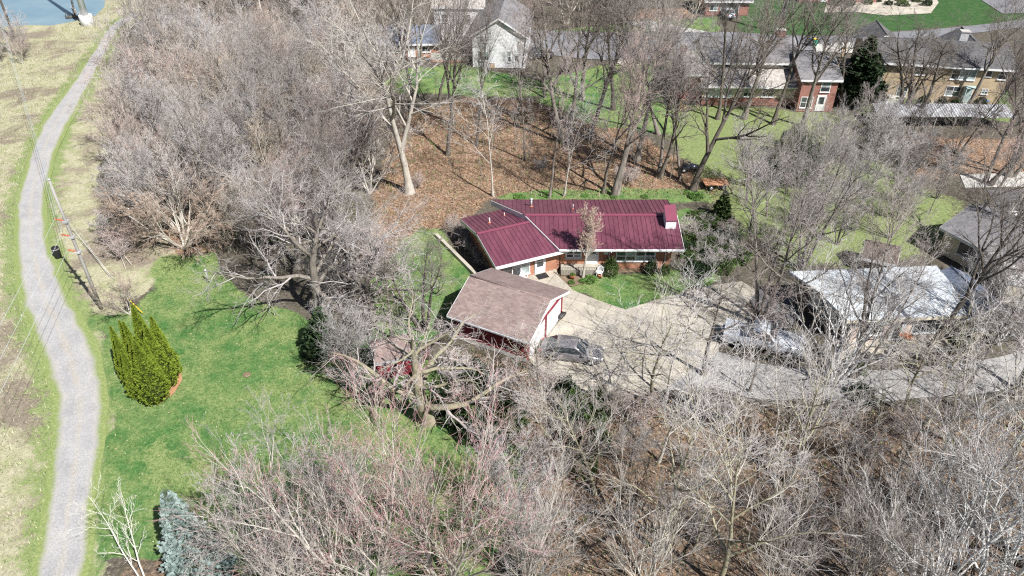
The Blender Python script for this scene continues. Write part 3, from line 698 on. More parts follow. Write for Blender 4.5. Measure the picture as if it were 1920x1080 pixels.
wl_.add([WF.p(s, t, 0) for s, t in wp] + [WF.p(s, t, zw(t)) for s, t in wp], [(i, (i + 1) % 6, 6 + (i + 1) % 6, 6 + i) for i in range(6)])
wl_.build('wing_wall', M['brick_orange'], house)
fw_ = MB().box(WF, -.05, sA(0) + .3, -.06, -.005, ZWE - .32, ZWE - .03)
fw_.box(WF, -.02, sA(.5), .0, .84, ZWE - .34, ZWE - .28)
fw_.build('wing_fascia', M['white_paint'], house)
gg = MB()
for (a, b) in ((0, WD / 2), (WD / 2, WD)):
    za, zb = zw(a) + .07, zw(b) + .07
    gg.hexa([WF.p(-.005, a, za - .34), WF.p(-.005, b, zb - .34), WF.p(-.005, b, zb), WF.p(-.005, a, za)][::-1], [WF.p(-.06, a, za - .34), WF.p(-.06, b, zb - .34), WF.p(-.06, b, zb), WF.p(-.06, a, za)][::-1])
gg.build('wing_rake_board', M['galv'], house)
for (s, t, h, r) in ((1.9, 6.1, .5, .055), (3.7, 6.9, .35, .035)):
    p = WF.p(s, t, zw(t) + .08); v_ = MB().tube([p, (p[0], p[1], p[2] + h)], r, 8).build('roof_vent', M['white_paint'], house)
    MB().lathe(p, [(r * 3, .0), (r * 2.6, .06), (r * 1.1, .12)], 10).build('flashing', M['terracotta'], v_)
window(WF, .85, 1.0, 3.55, .35, 2.1, 3, 2, house, fw=.1)
door(WF, .85, 4.1, 4.95, .06, 2.05, house, lite=[(.15, .85, .66, .95), (.15, .85, .36, .6)])
MB().box(WF, 4.02, 5.05, -.05, .72, .037, .06).build('doormat', M['rubber'], house)
# porch slab with iron railing
MB().box(WORLD, 4.35, 9.0, 54.25, 55.33, .0, .48).build('porch_slab', M['concrete'], house)
rl = MB()
for x in np.arange(4.3, 7.45, .14): rl.tube([(x, 54.05, .02), (x, 54.05, .92)], .011, 4, smooth=False)
rl.box(WORLD, 4.25, 7.45, 54.035, 54.065, .9, .935); rl.box(WORLD, 4.25, 7.45, 54.04, 54.06, .12, .145)
rl.build('iron_railing', M['iron'], house)
for x in (4.25, 5.85, 7.45): MB().tube([(x, 54.05, 0), (x, 54.05, 1.0)], .03, 6).build('railing_post', M['iron'], house)

# planting bed before the porch
tag(MB().sheet([(4.15, 54.0), (4.2, 53.0), (5.2, 52.55), (6.6, 53.1), (7.9, 54.0), (9.4, 54.6), (14.1, 54.9), (14.1, 55.3), (4.3, 55.3)], 0.006).build('planting_bed', M['soil']), kind='structure')
def flower_pot(x, y, r, label):
    t = thing('flower_pot', label, 'pot', (x, y, 0))
    MB().lathe((x, y, 0), [(r * .65, 0), (r * .9, r * 1.3), (r * 1.05, r * 1.35), (r * 1.05, r * 1.6), (r * .9, r * 1.62), (r * .85, r * 1.4)], 12).build('pot', M['terracotta'], t)
    return t
pot_a = flower_pot(5.3, 53.65, .24, 'terracotta pot with green plant before the porch railing')
pot_b = flower_pot(7.75, 53.85, .2, 'small reddish pot at the feet of the white chair')
# white garden chair
def chair(x, y, rz, label):
    t = thing('garden_chair', label, 'chair', (x, y, .0)); F = Fr((x, y), rz)
    for s in (-.22, .22):
        for u in (-.2, .2): MB().tube([F.p(s * 1.12, u * 1.15, .0), F.p(s, u, .43)], [.022, .03], 6).build('leg', M['white_plastic'], t)
    MB().box(F, -.25, .25, -.24, .24, .43, .47).build('seat', M['white_plastic'], t)
    b = MB(); n = 12
    prev = None
    pts = []
    for k in range(n + 1):
        a = math.pi * k / n; pts.append((.27 * math.cos(a), .24 + .10 * math.sin(a), .47 + .48 * math.sin(a) ** .6))
    for k in range(n):
        (a0, b0, c0_), (a1, b1, c1_) = pts[k], pts[k + 1]
        b.hexa([F.p(a0, b0, c0_), F.p(a1, b1, c1_), F.p(a1 * .75, b1 + .02, max(.5, c1_ - .13)), F.p(a0 * .75, b0 + .02, max(.5, c0_ - .13))], [F.p(a0, b0 - .03, c0_), F.p(a1, b1 - .03, c1_), F.p(a1 * .75, b1 - .01, max(.5, c1_ - .13)), F.p(a0 * .75, b0 - .01, max(.5, c0_ - .13))])
    for s in (-.1, 0, .1): b.box(F, s - .025, s + .025, .28, .30, .47, .85)
    b.build('backrest', M['white_plastic'], t)
    for s in (-1, 1): MB().tube([F.p(s * .24, -.22, .46), F.p(s * .28, -.2, .66), F.p(s * .29, .22, .68)], .024, 6).build('armrest', M['white_plastic'], t)
    return t
chair(7.75, 54.05, R(-20), 'white plastic garden chair beside the porch railing')
chair(WF.p(2.7, .25, 0)[0], WF.p(2.7, .25, 0)[1], R(30), 'white plastic chair against the wide wing window')
flower_pot(WF.p(2.2, .2, 0)[0], WF.p(2.2, .2, 0)[1], .3, 'large terracotta planter under the wing window')

# concrete kerb beside the shrubs of the wing
kerb = MB(); KA, KB = (-7.26, 60.82), (-3.22, 54.23)
kf = frame(KA, KB); kl = math.hypot(KB[0] - KA[0], KB[1] - KA[1])
kroot = thing('garden_kerb', 'low concrete garden kerb between lawn and wing shrubs', 'kerb', (KA[0], KA[1], 0))
for i in range(5): MB().box(kf, i * kl / 5 + .01, (i + 1) * kl / 5 - .01, -.16, .16, -.05, .26).build('kerb_stone', M['concrete'], kroot)

# ------------------------------------------------------------------ detached garage
GF = frame((-5.02, 45.36), (1.14, 42.18))       # s along the front eave, t towards the house
garage = thing('garage', 'detached garage with brown shingle gable roof, maroon siding and white door end', 'garage', (0, 47, 0))
gl, gd = 7.1, 7.3; oh = .42; gze, gzr = 2.42, 3.75
MB().box(GF, oh, gl - oh + .02, oh - .02, gd - oh + .02, 0, .42).build('foundation', M['concrete_grey'], garage)
g0, g1, h0, h1 = oh + .02, gl - oh, oh, gd - oh
gw = MB(); tm = gd / 2
pts = [(g0, h0, gze), (g1, h0, gze), (g1, tm, gzr - .1), (g1, h1, gze), (g0, h1, gze), (g0, tm, gzr - .1)]
gw.add([GF.p(s, t, .42) for s, t, z in pts] + [GF.p(s, t, z + .1) for s, t, z in pts], [(i, (i + 1) % 6, 6 + (i + 1) % 6, 6 + i) for i in range(6)])
gw.build('wall', M['maroon_siding'], garage)
for i in range(14):      # vertical siding boards on the front wall
    a = g0 + i * (g1 - g0) / 14
    MB().box(GF, a + .012, a + (g1 - g0) / 14 - .012, h0 - .028, h0 - .003, .44, 2.34).build('siding_board', M['maroon_siding'], garage)
gr = MB()
kg = (gzr - gze) / (tm - oh); zo = gze - kg * oh
slope(gr, GF, [(0, 0, zo + .18), (gl, 0, zo + .18), (gl, tm, gzr + .18), (0, tm, gzr + .18)])
slope(gr, GF, [(0, tm, gzr + .18), (gl, tm, gzr + .18), (gl, gd, zo + .18), (0, gd, zo + .18)])
groof = gr.build('roof', M['brown_shingle'], garage)
MB().tube([GF.p(0, tm, gzr + .16), GF.p(gl, tm, gzr + .16)], .08, 6).build('ridge_cap', M['brown_shingle'], groof)
MB().box(GF, .02, gl, -.11, -.01, zo + .04, zo + .16).build('gutter', M['galv'], groof)
for sgn, s in ((1, gl), (-1, 0)):
    fb = MB()
    for (a, za, b, zb) in ((0, zo, tm, gzr), (tm, gzr, gd, zo)):
        fb.hexa([GF.p(s + sgn * .004, a, za - .05), GF.p(s + sgn * .004, b, zb - .05), GF.p(s + sgn * .004, b, zb + .17), GF.p(s + sgn * .004, a, za + .17)], [GF.p(s + sgn * .04, a, za - .05), GF.p(s + sgn * .04, b, zb - .05), GF.p(s + sgn * .04, b, zb + .17), GF.p(s + sgn * .04, a, za + .17)])
    fb.build('rake_board', M['white_paint'], groof)
# white gable face, trim and two sectional doors on the driveway end
GE = frame(GF.p(g1, h0, 0)[:2], GF.p(g1, h1, 0)[:2]); gw_ = h1 - h0
MB().add([GE.p(0, -.012, gze - .02), GE.p(gw_, -.012, gze - .02), GE.p(gw_, -.012, gze + .05), GE.p(gw_ / 2, -.012, gzr - .02), GE.p(0, -.012, gze + .05)], [(0, 1, 2, 3, 4)]).build('gable_siding', M['white_siding'], garage)
for k in range(6):
    z0_, z1_ = gze + k * .2, gze + k * .2 + .19
    hw = (gzr - z1_ + .02) / kg - .06
    if hw > .15: MB().box(GE, gw_ / 2 - hw, gw_ / 2 + hw, -.035, -.014, z0_ + .01, z1_).build('clapboard', M['white_siding'], garage)
dw = (gw_ - .36 * 3) / 2
for a in (.36, .36 * 2 + dw):
    door(GE, 0, a, a + dw, .06, 2.1, garage, panels=5, name='garage_door', frame_mat='maroon_siding')
tr_ = MB().box(GE, 0, .24, -.04, -.004, .05, gze).box(GE, gw_ - .24, gw_, -.04, -.004, .05, gze).box(GE, gw_ / 2 - .08, gw_ / 2 + .08, -.04, -.004, .05, 2.2).box(GE, .24, gw_ - .24, -.045, -.004, 2.2, 2.36)
tr_.build('door_trim', M['maroon_siding'], garage)

# ------------------------------------------------------------------ maroon garden shed
SF = frame((-9.85, 40.7), (-7.1, 41.55)); shed = thing('garden_shed', 'small maroon garden shed with brown roof behind the big oak', 'shed', (-8.6, 41.6, 0))
gable_walls(SF, 0, 2.8, 0, 2.3, 0, 1.85, 2.55, shed, 'maroon_siding')
gable_roof(SF, 0, 2.8, 0, 2.3, 1.85, 2.55, shed, 'brown_shingle', .18, trim='galv')
door(SF, 0, .7, 2.1, .08, 1.7, shed, mat='maroon_siding', frame_mat='maroon_siding')
for i in range(7): MB().box(SF, i * .4 + .02, i * .4 + .38, -.022, -.003, .03, 1.8).build('siding_board', M['maroon_siding'], shed)

# ------------------------------------------------------------------ split-level brick house with cream upper storey
TF = Fr((22.9, 92.6), R(-2.0))
tri = thing('split_level_house', 'split-level house of red brick with cream upper storey and pale shake roofs', 'house', (31, 97, 0))
MB().box(TF, 1.8, 13.6, .6, 3.2, 0, 1.0).build('brick_base', M['brick_red'], tri)
MB().box(TF, 1.8, 13.6, .62, 3.18, 1.0, 2.75).build('lower_wall', M['cream'], tri)
MB().box(TF, 2.2, 13.6, 3.2, 10.5, 0, 5.0).build('upper_wall', M['cream'], tri)
sl = MB(); slope(sl, TF, [(1.4, -.1, 2.72), (13.9, -.1, 2.72), (13.9, 3.19, 4.0), (1.4, 3.19, 4.0)]); sr = sl.build('skirt_roof', M['pale_shingle'], tri)
MB().box(TF, 1.4, 13.9, -.15, -.105, 2.52, 2.72).build('fascia', M['white_paint'], sr)
gable_roof(TF, 2.2, 13.6, 3.2, 10.5, 5.0, 6.75, tri, 'grey_shingle', .5)
gable_walls(TF, 2.2, 13.6, 3.2, 10.5, 5.0, 5.0, 6.7, tri, 'cream', name='gable_wall')
# left wing with shake gable roof facing the yard
gable_walls(TF, -.4, 2.2, 1.6, 7.5, 0, 3.9, 5.6, tri, 'brick_red', 's', name='wing_wall')
gable_roof(TF, -.4, 2.2, 1.6, 7.5, 3.9, 5.7, tri, 'pale_shingle', .35, name='wing_roof')
# right brick block
gable_walls(TF, 13.6, 18.1, -1.2, 8.6, 0, 4.3, 5.9, tri, 'brick_red', 's', name='brick_wall')
gable_roof(TF, 13.6, 18.1, -1.2, 8.6, 4.3, 5.95, tri, 'grey_shingle', .35, name='brick_block_roof')
window(TF, -1.2, 16.0, 17.2, 2.6, 3.95, 1, 2, tri)
window(TF, -1.2, 13.9, 15.4, .5, 1.95, 2, 2, tri)
door(TF, -1.2, 16.0, 16.95, .1, 2.1, tri, lite=[(.15, .85, .45, .92)])
for a in (2.1, 3.3, 4.5): window(TF, .6, a, a + 1.05, 1.05, 2.45, 2, 1, tri, glass='curtain_glass')
window(TF, .6, 7.0, 8.2, 1.15, 2.35, 2, 2, tri); window(TF, .6, 9.4, 10.9, 1.15, 2.35, 2, 2, tri)
window(TF, 3.2, 4.6, 5.7, 4.1, 4.9, 1, 2, tri); window(TF, 3.2, 11.6, 12.9, 4.1, 4.9, 1, 2, tri)
for (s, t, h, w) in ((-.75, 4.2, 6.6, .7), (12.4, 7.6, 7.6, 1.1)):
    c_ = MB().box(TF, s - w / 2, s + w / 2, t - .35, t + .35, 0 if h < 7 else 5.8, h).build('chimney', M['brick_red'], tri)
    MB().box(TF, s - w / 2 - .06, s + w / 2 + .06, t - .41, t + .41, h, h + .14).build('chimney_cap', M['concrete_grey'], c_)
# red deck with timber stairs
deck = thing('deck', 'raised red timber deck with railing and pale stairs at the split-level house', 'deck', (23, 92, 0))
DK = Fr((20.6, 92.4), R(-4))
for i in range(10): MB().box(DK, i * .35, i * .35 + .33, .2, 3.2, 1.02, 1.08).build('deck_board', M['deck_red'], deck)
for s in (.1, 1.7, 3.4):
    for t in (.25, 3.1): MB().box(DK, s - .06, s + .06, t - .06, t + .06, 0, 1.95).build('post', M['deck_red'], deck)
for s in np.arange(.25, 3.4, .16):
    if 1.0 < s < 2.3: continue
    MB().box(DK, s - .02, s + .02, .22, .26, 1.1, 1.85).build('baluster', M['deck_red'], deck)
MB().box(DK, .1, 1.0, .2, .3, 1.85, 1.93).build('handrail', M['deck_red'], deck); MB().box(DK, 2.3, 3.4, .2, .3, 1.85, 1.93).build('handrail', M['deck_red'], deck)
for k in range(6): MB().box(DK, 1.0, 2.3, -1.45 + k * .27, -1.2 + k * .27, .1 + k * .165, .16 + k * .165).build('stair_tread', M['wood'], deck)

# ------------------------------------------------------------------ tan brick house
NF = frame((46.82, 96.08), (64.24, 92.96)); nl = 17.0
tan = thing('tan_brick_house', 'tan brick two-storey house with dark grey roof behind the gnarled tree', 'house', (55, 98, 0))
gable_walls(NF, 0, nl, 0, 9.5, 0, 4.9, 6.3, tan, 'brick_tan', 's')
gable_roof(NF, 0, nl, 0, 9.5, 4.9, 6.35, tan, 'dark_shingle', .6)
gable_walls(NF, 12.0, 16.0, 9.0, 12.0, 0, 4.9, 6.0, tan, 'brick_tan', 't', name='rear_wing_wall')
gable_roof(NF, 12.0, 16.0, 6.0, 12.0, 4.9, 6.1, tan, 'dark_shingle', .4, 't', name='rear_wing_roof')
gable_walls(NF, .6, 5.0, 9.0, 12.5, 0, 4.9, 6.2, tan, 'brown_wood', 't', name='rear_gable_wall')
gable_roof(NF, .6, 5.0, 6.5, 12.5, 4.9, 6.3, tan, 'dark_shingle', .4, 't', name='rear_gable_roof')
window(NF, 0, .5, 2.0, 3.3, 4.6, 2, 1, tan); window(NF, 0, 5.5, 6.9, 3.3, 4.6, 2, 1, tan)
window(NF, 0, 10.1, 13.1, 3.0, 4.6, 3, 1, tan, fw=.09); window(NF, 0, 14.0, 14.9, 3.6, 4.6, 1, 1, tan); window(NF, 0, 15.7, 16.8, 3.3, 4.6, 1, 2, tan)
window(NF, 0, 10.1, 11.9, .8, 2.1, 2, 2, tan); window(NF, 0, 14.4, 15.2, 1.3, 2.0, 2, 2, tan); window(NF, 0, 4.2, 5.5, .3, 1.7, 2, 2, tan)
door(NF, 0, 12.3, 13.3, .05, 2.1, tan, mat='teal_paint')
stoop = MB().box(NF, 12.15, 13.45, -1.1, -.1, 2.22, 2.32).box(NF, 12.15, 12.25, -1.05, -.1, .04, 2.22)
stoop.build('door_canopy', M['teal_paint'], tan)
c_ = MB().box(NF, 11.9, 12.9, 6.0, 6.8, 5.6, 7.3).build('chimney', M['galv'], tan)
MB().box(NF, 11.8, 13.0, 5.9, 6.9, 7.3, 7.42).build('chimney_cap', M['concrete_grey'], c_)
MB().tube([NF.p(15.3, 3.0, 5.8), NF.p(15.6, 3.0, 8.2)], .05, 6).build('flue_pipe', M['iron'], tan)
MB().box(NF, 1.6, 3.9, -2.2, -.02, 0, .55).box(NF, 1.6, 4.2, -2.35, -2.2, 0, .7).build('terrace_wall', M['concrete_grey'], tan)
tag(MB().sheet([NF.p(7.0, -.05, 0)[:2], NF.p(16.0, -.05, 0)[:2], NF.p(15.2, -2.3, 0)[:2], NF.p(8.2, -1.6, 0)[:2]], .02).build('patio', M['concrete']), kind='structure')
def grill(F, s, t, label):
    p = F.p(s, t, 0); g = thing('covered_grill', label, 'grill', p)
    MB().lathe(p, [(.42, 0), (.46, .5), (.45, .85), (.36, 1.1), (.15, 1.22)], 12).build('cover', M['black'], g)
    MB().box(Fr(p[:2], F.ang), .3, .75, -.25, .25, .74, .8).build('side_shelf', M['blue_plastic'], g)
grill(NF, 14.6, -.9, 'black covered grill on the patio of the tan house')
# long open run under ribbed metal roof sheets
RF = frame((44.54, 85.73), (60.14, 85.26)); run = thing('covered_run', 'long low shelter with ribbed pale metal roof below the tan house', 'shelter', (52, 85, 0))
for i in range(7):
    a = i * 2.35; z_ = 1.75 + .05 * math.sin(i * 2.1)
    seam_roof(RF, a + .03, a + 2.30, 0, 2.6, z_ - .18, z_ + .42, run, .33, mat='galv', rib=.05, ribw=.06, name='roof_sheet')
    for t in (.15, 2.4): MB().box(RF, a + .02, a + .12, t - .05, t + .05, 0, z_ - .25 + t * .2).build('post', M['weathered_wood'], run)
KF = Fr((44.51, 87.01), R(62)); kennel = thing('hen_house', 'small hut with ribbed metal gable roof at the end of the shelter', 'hut', (45.2, 87.5, 0))
gable_walls(KF, 0, 2.4, -2.0, 0, 0, 1.4, 2.2, kennel, 'brown_wood', 's')
seam_roof(KF, -.2, 2.6, -2.2, -1.0, 1.36, 2.26, kennel, .33, mat='galv', name='roof_sheet'); seam_roof(KF, -.2, 2.6, -1.0, .2, 2.26, 1.36, kennel, .33, mat='galv', name='roof_sheet')

# ------------------------------------------------------------------ white gabled house
HF = Fr((-5.7, 107.2), R(-4.5)); wh = thing('white_house', 'white clapboard house with front gable and grey roof among the trees', 'house', (-2, 112, 0))
gable_walls(HF, 0, 7.7, 0, 12, 0, 4.7, 7.0, wh, 'white_siding', 't')
gable_roof(HF, 0, 7.7, 0, 12, 4.7, 7.1, wh, 'grey_shingle', .4, 't')
for k in range(22):
    z = .3 + k * .2; MB().box(HF, .05, 7.65, -.024, -.003, z, z + .185).build('clapboard', M['white_siding'], wh)
for k in range(10):
    z = 4.72 + k * .2; hw = (6.9 - z) / (2.3 / 3.85)
    if hw > .2: MB().box(HF, 3.85 - hw + .12, 3.85 + hw - .12, -.024, -.003, z, z + .185).build('clapboard', M['white_siding'], wh)
window(HF, -.02, .9, 1.5, 1.0, 2.4, 1, 2, wh); window(HF, -.02, 1.7, 2.3, 1.0, 2.4, 1, 2, wh)
window(HF, -.02, 5.1, 5.6, .9, 2.5, 1, 2, wh); window(HF, -.02, 1.1, 1.7, 3.7, 4.6, 1, 2, wh); door(HF, -.02, 6.0, 6.8, .1, 2.1, wh, lite=[(.2, .8, .5, .9)])
door(HF, -.02, 2.4, 3.2, -.02, .7, wh, mat='wood', name='cellar_hatch')
BF = Fr((-12.2, 119.2), R(-3)); bw = thing('white_barn', 'tall white wall of the long house behind the front gable', 'house', (-8, 122, 0))
gable_walls(BF, 0, 7.6, 0, 6, 0, 5.4, 7.2, bw, 'white_siding', 's'); gable_roof(BF, 0, 7.6, 0, 6, 5.4, 7.2, bw, 'pale_shingle', .3)
for k in range(24): MB().box(BF, .05, 7.55, -.024, -.003, .3 + k * .21, .3 + k * .21 + .195).build('clapboard', M['white_siding'], bw)
window(BF, -.02, 1.2, 2.2, 2.9, 4.2, 1, 2, bw); window(BF, -.02, 4.8, 5.8, 2.9, 4.2, 1, 2, bw)
LF = Fr((-19.6, 111.2), R(2)); lr = thing('low_ranch_house', 'low brick house with blue-grey roof left of the white house', 'house', (-15, 114, 0))
gable_walls(LF, 0, 8.6, 0, 6.5, 0, 2.3, 3.6, lr, 'brick_orange', 's'); gable_roof(LF, 0, 8.6, 0, 6.5, 2.3, 3.7, lr, 'blue_shingle', .5)
window(LF, 0, 1.2, 3.2, .8, 2.0, 3, 1, lr); window(LF, 0, 5.8, 7.4, .8, 2.0, 2, 1, lr); door(LF, 0, 4.1, 5.0, .05, 2.1, lr)
gw2 = thing('garden_wall', 'low stuccoed garden wall with brick footing beside the white house', 'wall', (-10, 109.6, 0))
MB().box(Fr((-12, 109.4), R(-3)), 0, 5.6, 0, .35, .3, 1.2).build('wall_face', M['concrete_grey'], gw2); MB().box(Fr((-12, 109.4), R(-3)), -.03, 5.63, -.05, .4, 0, .3).build('footing', M['brick_orange'], gw2)

# ------------------------------------------------------------------ brick house across the street
CF = Fr((33.6, 133.0), R(0)); cs = thing('street_house', 'brown brick house with carport at the top edge across the street', 'house', (37, 136, 0))
gable_walls(CF, 0, 7.4, 0, 7, 0, 2.6, 3.9, cs, 'brick_red', 's'); gable_roof(CF, 0, 7.4, 0, 7, 2.6, 4.0, cs, 'grey_shingle', .5)
window(CF, 0, .6, 2.0, .8, 2.1, 2, 1, cs); door(CF, 0, 2.6, 5.6, .02, 2.2, cs, mat='dark_paint', panels=4, name='garage_door')
tag(MB().sheet([(54.83, 134.58), (60.22, 135.23), (64.96, 132.98), (73.43, 134.26), (77.93, 140.97), (81.93, 154.17), (63.03, 154.17)], .02).build('gravel_bed', M['concrete']), kind='structure')
CG = Fr((52.5, 141.5), R(-2)); cs2 = thing('far_house', 'reddish house behind the pale shrub bed at the top edge', 'house', (58, 145, 0))
gable_walls(CG, 0, 14, 0, 8, 0, 2.7, 4.2, cs2, 'brick_red', 's'); gable_roof(CG, 0, 14, 0, 8, 2.7, 4.3, cs2, 'dark_shingle', .5)
window(CG, 0, 1, 3, .8, 2.2, 2, 1, cs2); window(CG, 0, 6, 8.4, .8, 2.2, 3, 1, cs2); door(CG, 0, 4, 5, .05, 2.1, cs2)

# ------------------------------------------------------------------ house with the white membrane roof
RB = thing('white_roof_house', 'house with low white membrane roof and brown side wall by the lane', 'house', (30, 48, 0))
BL, BR, FR_, FL_ = (22.97, 50.85), (35.6, 51.72), (34.86, 44.98), (25.45, 44.33)
rm = MB(); mid_l = ((BL[0] + FL_[0]) / 2, (BL[1] + FL_[1]) / 2); mid_r = ((BR[0] + FR_[0]) / 2, (BR[1] + FR_[1]) / 2)
def slab(m, pts, zs, th=.2):
    a = [(p[0], p[1], z) for p, z in zip(pts, zs)]; b = [(x, y, z - th) for x, y, z in a]; n = len(a)
    m.add(b + a, [tuple(range(n - 1, -1, -1)), tuple(range(n, 2 * n))] + [(i, (i + 1) % n, n + (i + 1) % n, n + i) for i in range(n)])
ZW = [2.75, 2.75, 3.1, 3.1]
nseg = 6
for h_, (pa, pb, pc, pd, zs) in enumerate(((FL_, FR_, mid_r, mid_l, (2.75, 3.1)), (mid_l, mid_r, BR, BL, (3.1, 2.75)))):
    for i in range(nseg):
        a, b = i / nseg, (i + 1) / nseg - .002
        L = lambda p, q, k: (p[0] + (q[0] - p[0]) * k, p[1] + (q[1] - p[1]) * k)
        m = MB(); slab(m, [L(pa, pb, a), L(pa, pb, b), L(pd, pc, b), L(pd, pc, a)], [zs[0], zs[0], zs[1], zs[1]])
        m.build('roof_sheet', M['white_membrane'], RB)
XF = frame(FL_, FR_); xl = math.hypot(FR_[0] - FL_[0], FR_[1] - FL_[1])
ins = lambda p, c, d=.8: (p[0] + (c[0] - p[0]) * d / math.hypot(c[0] - p[0], c[1] - p[1]), p[1] + (c[1] - p[1]) * d / math.hypot(c[0] - p[0], c[1] - p[1]))
cc = (29.7, 48.0); fp = [ins(p, cc, 1.0) for p in (FL_, FR_, BR, BL)]
MB().prism(fp, 0, 2.6).build('wall', M['pink_stucco'], RB)
LW = frame(fp[3], fp[0]); ll = math.hypot(fp[0][0] - fp[3][0], fp[0][1] - fp[3][1])
MB().box(LW, .0, ll, -.10, -.004, .0, 2.55).build('side_cladding', M['brown_wood'], RB)
for a in (1.6, 3.2): window(LW, -.10, a, a + 1.3, .9, 2.1, 1, 2, RB, glass='curtain_glass', mat='teal_paint')
XW = frame(fp[0], fp[1]); xw = math.hypot(fp[1][0] - fp[0][0], fp[1][1] - fp[0][1])
window(XW, 0, .8, 2.6, .7, 2.2, 2, 1, RB); door(XW, 0, 3.4, 4.3, .05, 2.1, RB, lite=[(.2, .8, .1, .9)]); window(XW, 0, 5.0, 7.2, .7, 2.2, 3, 1, RB)
MB().prism([ins(p, cc, -.02) for p in (FL_, FR_)] + [ins(p, cc, .05) for p in (FR_, FL_)], 2.45, 2.72).build('fascia', M['cream'], RB)
tag(MB().sheet([(25.23, 45.15), (37.76, 47.50), (37.42, 45.15), (30.35, 43.37), (25.17, 42.63)], .015).build('terrace', M['concrete']), kind='structure')
# blue-grey lower wing
BW = thing('blue_roof_wing', 'low building with blue-grey shingle roof right of the white roof', 'house', (37, 47.5, 0))
WB = frame((34.95, 45.1), (38.6, 45.6))
gable_walls(WB, .3, 3.7, .3, 5.2, 0, 2.3, 3.1, BW, 'cream', 't'); gable_roof(WB, .3, 3.7, .3, 5.2, 2.3, 3.15, BW, 'blue_shingle', .35, 't')
window(WB, .3, 1.2, 2.6, .8, 1.9, 2, 1, BW)
# grey shingle house at the right edge
EF = frame((38.90, 58.21), (42.91, 50.83)); gh = thing('grey_roof_house', 'house with wide grey shingle roof at the right edge', 'house', (44, 56, 0))
gable_walls(EF, .4, 11, .4, 7.2, 0, 2.6, 3.7, gh, 'cream', 's'); gable_roof(EF, .4, 11, .4, 7.2, 2.6, 3.8, gh, 'grey_shingle', .4)
MB().box(EF, .0, 11.4, 7.63, 7.78, 2.36, 2.52).build('gutter', M['galv'], gh)
window(EF, .4, 2, 4, .8, 2.1, 2, 1, gh); window(EF, .4, 6, 8, .8, 2.1, 2, 1, gh); door(EF, .4, 4.7, 5.6, .05, 2.1, gh)
# brown playhouse roof behind the white roof
PF = frame((31.20, 55.05), (33.52, 54.04)); ph = thing('playhouse', 'small brown gabled playhouse behind the white membrane roof', 'shed', (30.5, 55.5, 0))
gable_walls(PF, 0, 2.4, 0, 2.2, 0, 1.5, 2.3, ph, 'brown_wood', 's'); gable_roof(PF, 0, 2.4, 0, 2.2, 1.5, 2.35, ph, 'brown_wood', .25)
door(PF, 0, .8, 1.5, .03, 1.35, ph, mat='brown_wood', frame_mat='brown_wood')
# white fence by the dark sheet
wf = thing('white_fence', 'low white board fence along the dark ground at the right edge', 'fence', (50, 71, 0))
FF = frame((48.82, 64.22), (55.19, 64.22))
for i in range(9): MB().box(FF, i * 1.1, i * 1.1 + .1, -.05, .05, 0, .9).build('post', M['white_paint'], wf)
for z in (.3, .65): MB().box(FF, 0, 8.9, -.09, -.052, z, z + .14).build('rail', M['white_paint'], wf)

# ------------------------------------------------------------------ bark and twig materials
def bark_mat(name, c1, c2, per=0.12, stretch=.25):
    return mottled(name, c1, c2, 5.0, 0.9, 0.5, 0.03, 0, 0.15, (1, 1, stretch), per)
M['bark_grey'] = bark_mat('bark_grey', (0.13, 0.112, 0.095), (0.30, 0.27, 0.235))
M['bark_dark'] = bark_mat('bark_dark', (0.075, 0.065, 0.055), (0.19, 0.165, 0.14))
M['bark_tan'] = bark_mat('bark_tan', (0.36, 0.33, 0.285), (0.60, 0.56, 0.495))
M['bark_white'] = bark_mat('bark_white', (0.62, 0.60, 0.52), (0.82, 0.80, 0.73), 0.02)
M['bark_olive'] = bark_mat('bark_olive', (0.22, 0.205, 0.135), (0.38, 0.35, 0.25))
M['twig_grey'] = bark_mat('twig_grey', (0.33, 0.305, 0.295), (0.52, 0.485, 0.475), 0.27, 1)
M['twig_pink'] = bark_mat('twig_pink', (0.36, 0.295, 0.275), (0.54, 0.46, 0.44), 0.27, 1)
M['twig_tan'] = bark_mat('twig_tan', (0.39, 0.345, 0.295), (0.59, 0.535, 0.47), 0.27, 1)
M['twig_pale'] = bark_mat('twig_pale', (0.46, 0.435, 0.43), (0.67, 0.64, 0.635), 0.10, 1)
M['twig_red'] = bark_mat('twig_red', (0.42, 0.215, 0.22), (0.60, 0.36, 0.365), 0.10, 1)
M['bark_pale'] = bark_mat('bark_pale', (0.50, 0.49, 0.48), (0.74, 0.73, 0.71), 0.08)
M['twig_rust'] = bark_mat('twig_rust', (0.36, 0.27, 0.21), (0.54, 0.43, 0.35), 0.12, 1)
M['twig_mid'] = bark_mat('twig_mid', (0.20, 0.175, 0.16), (0.36, 0.325, 0.305), 0.27, 1)
M['twig_dark'] = bark_mat('twig_dark', (0.14, 0.12, 0.105), (0.27, 0.24, 0.21), 0.12, 1)
M['bud_pink'] = bark_mat('bud_pink', (0.36, 0.26, 0.20), (0.52, 0.39, 0.31), 0.08, 1)

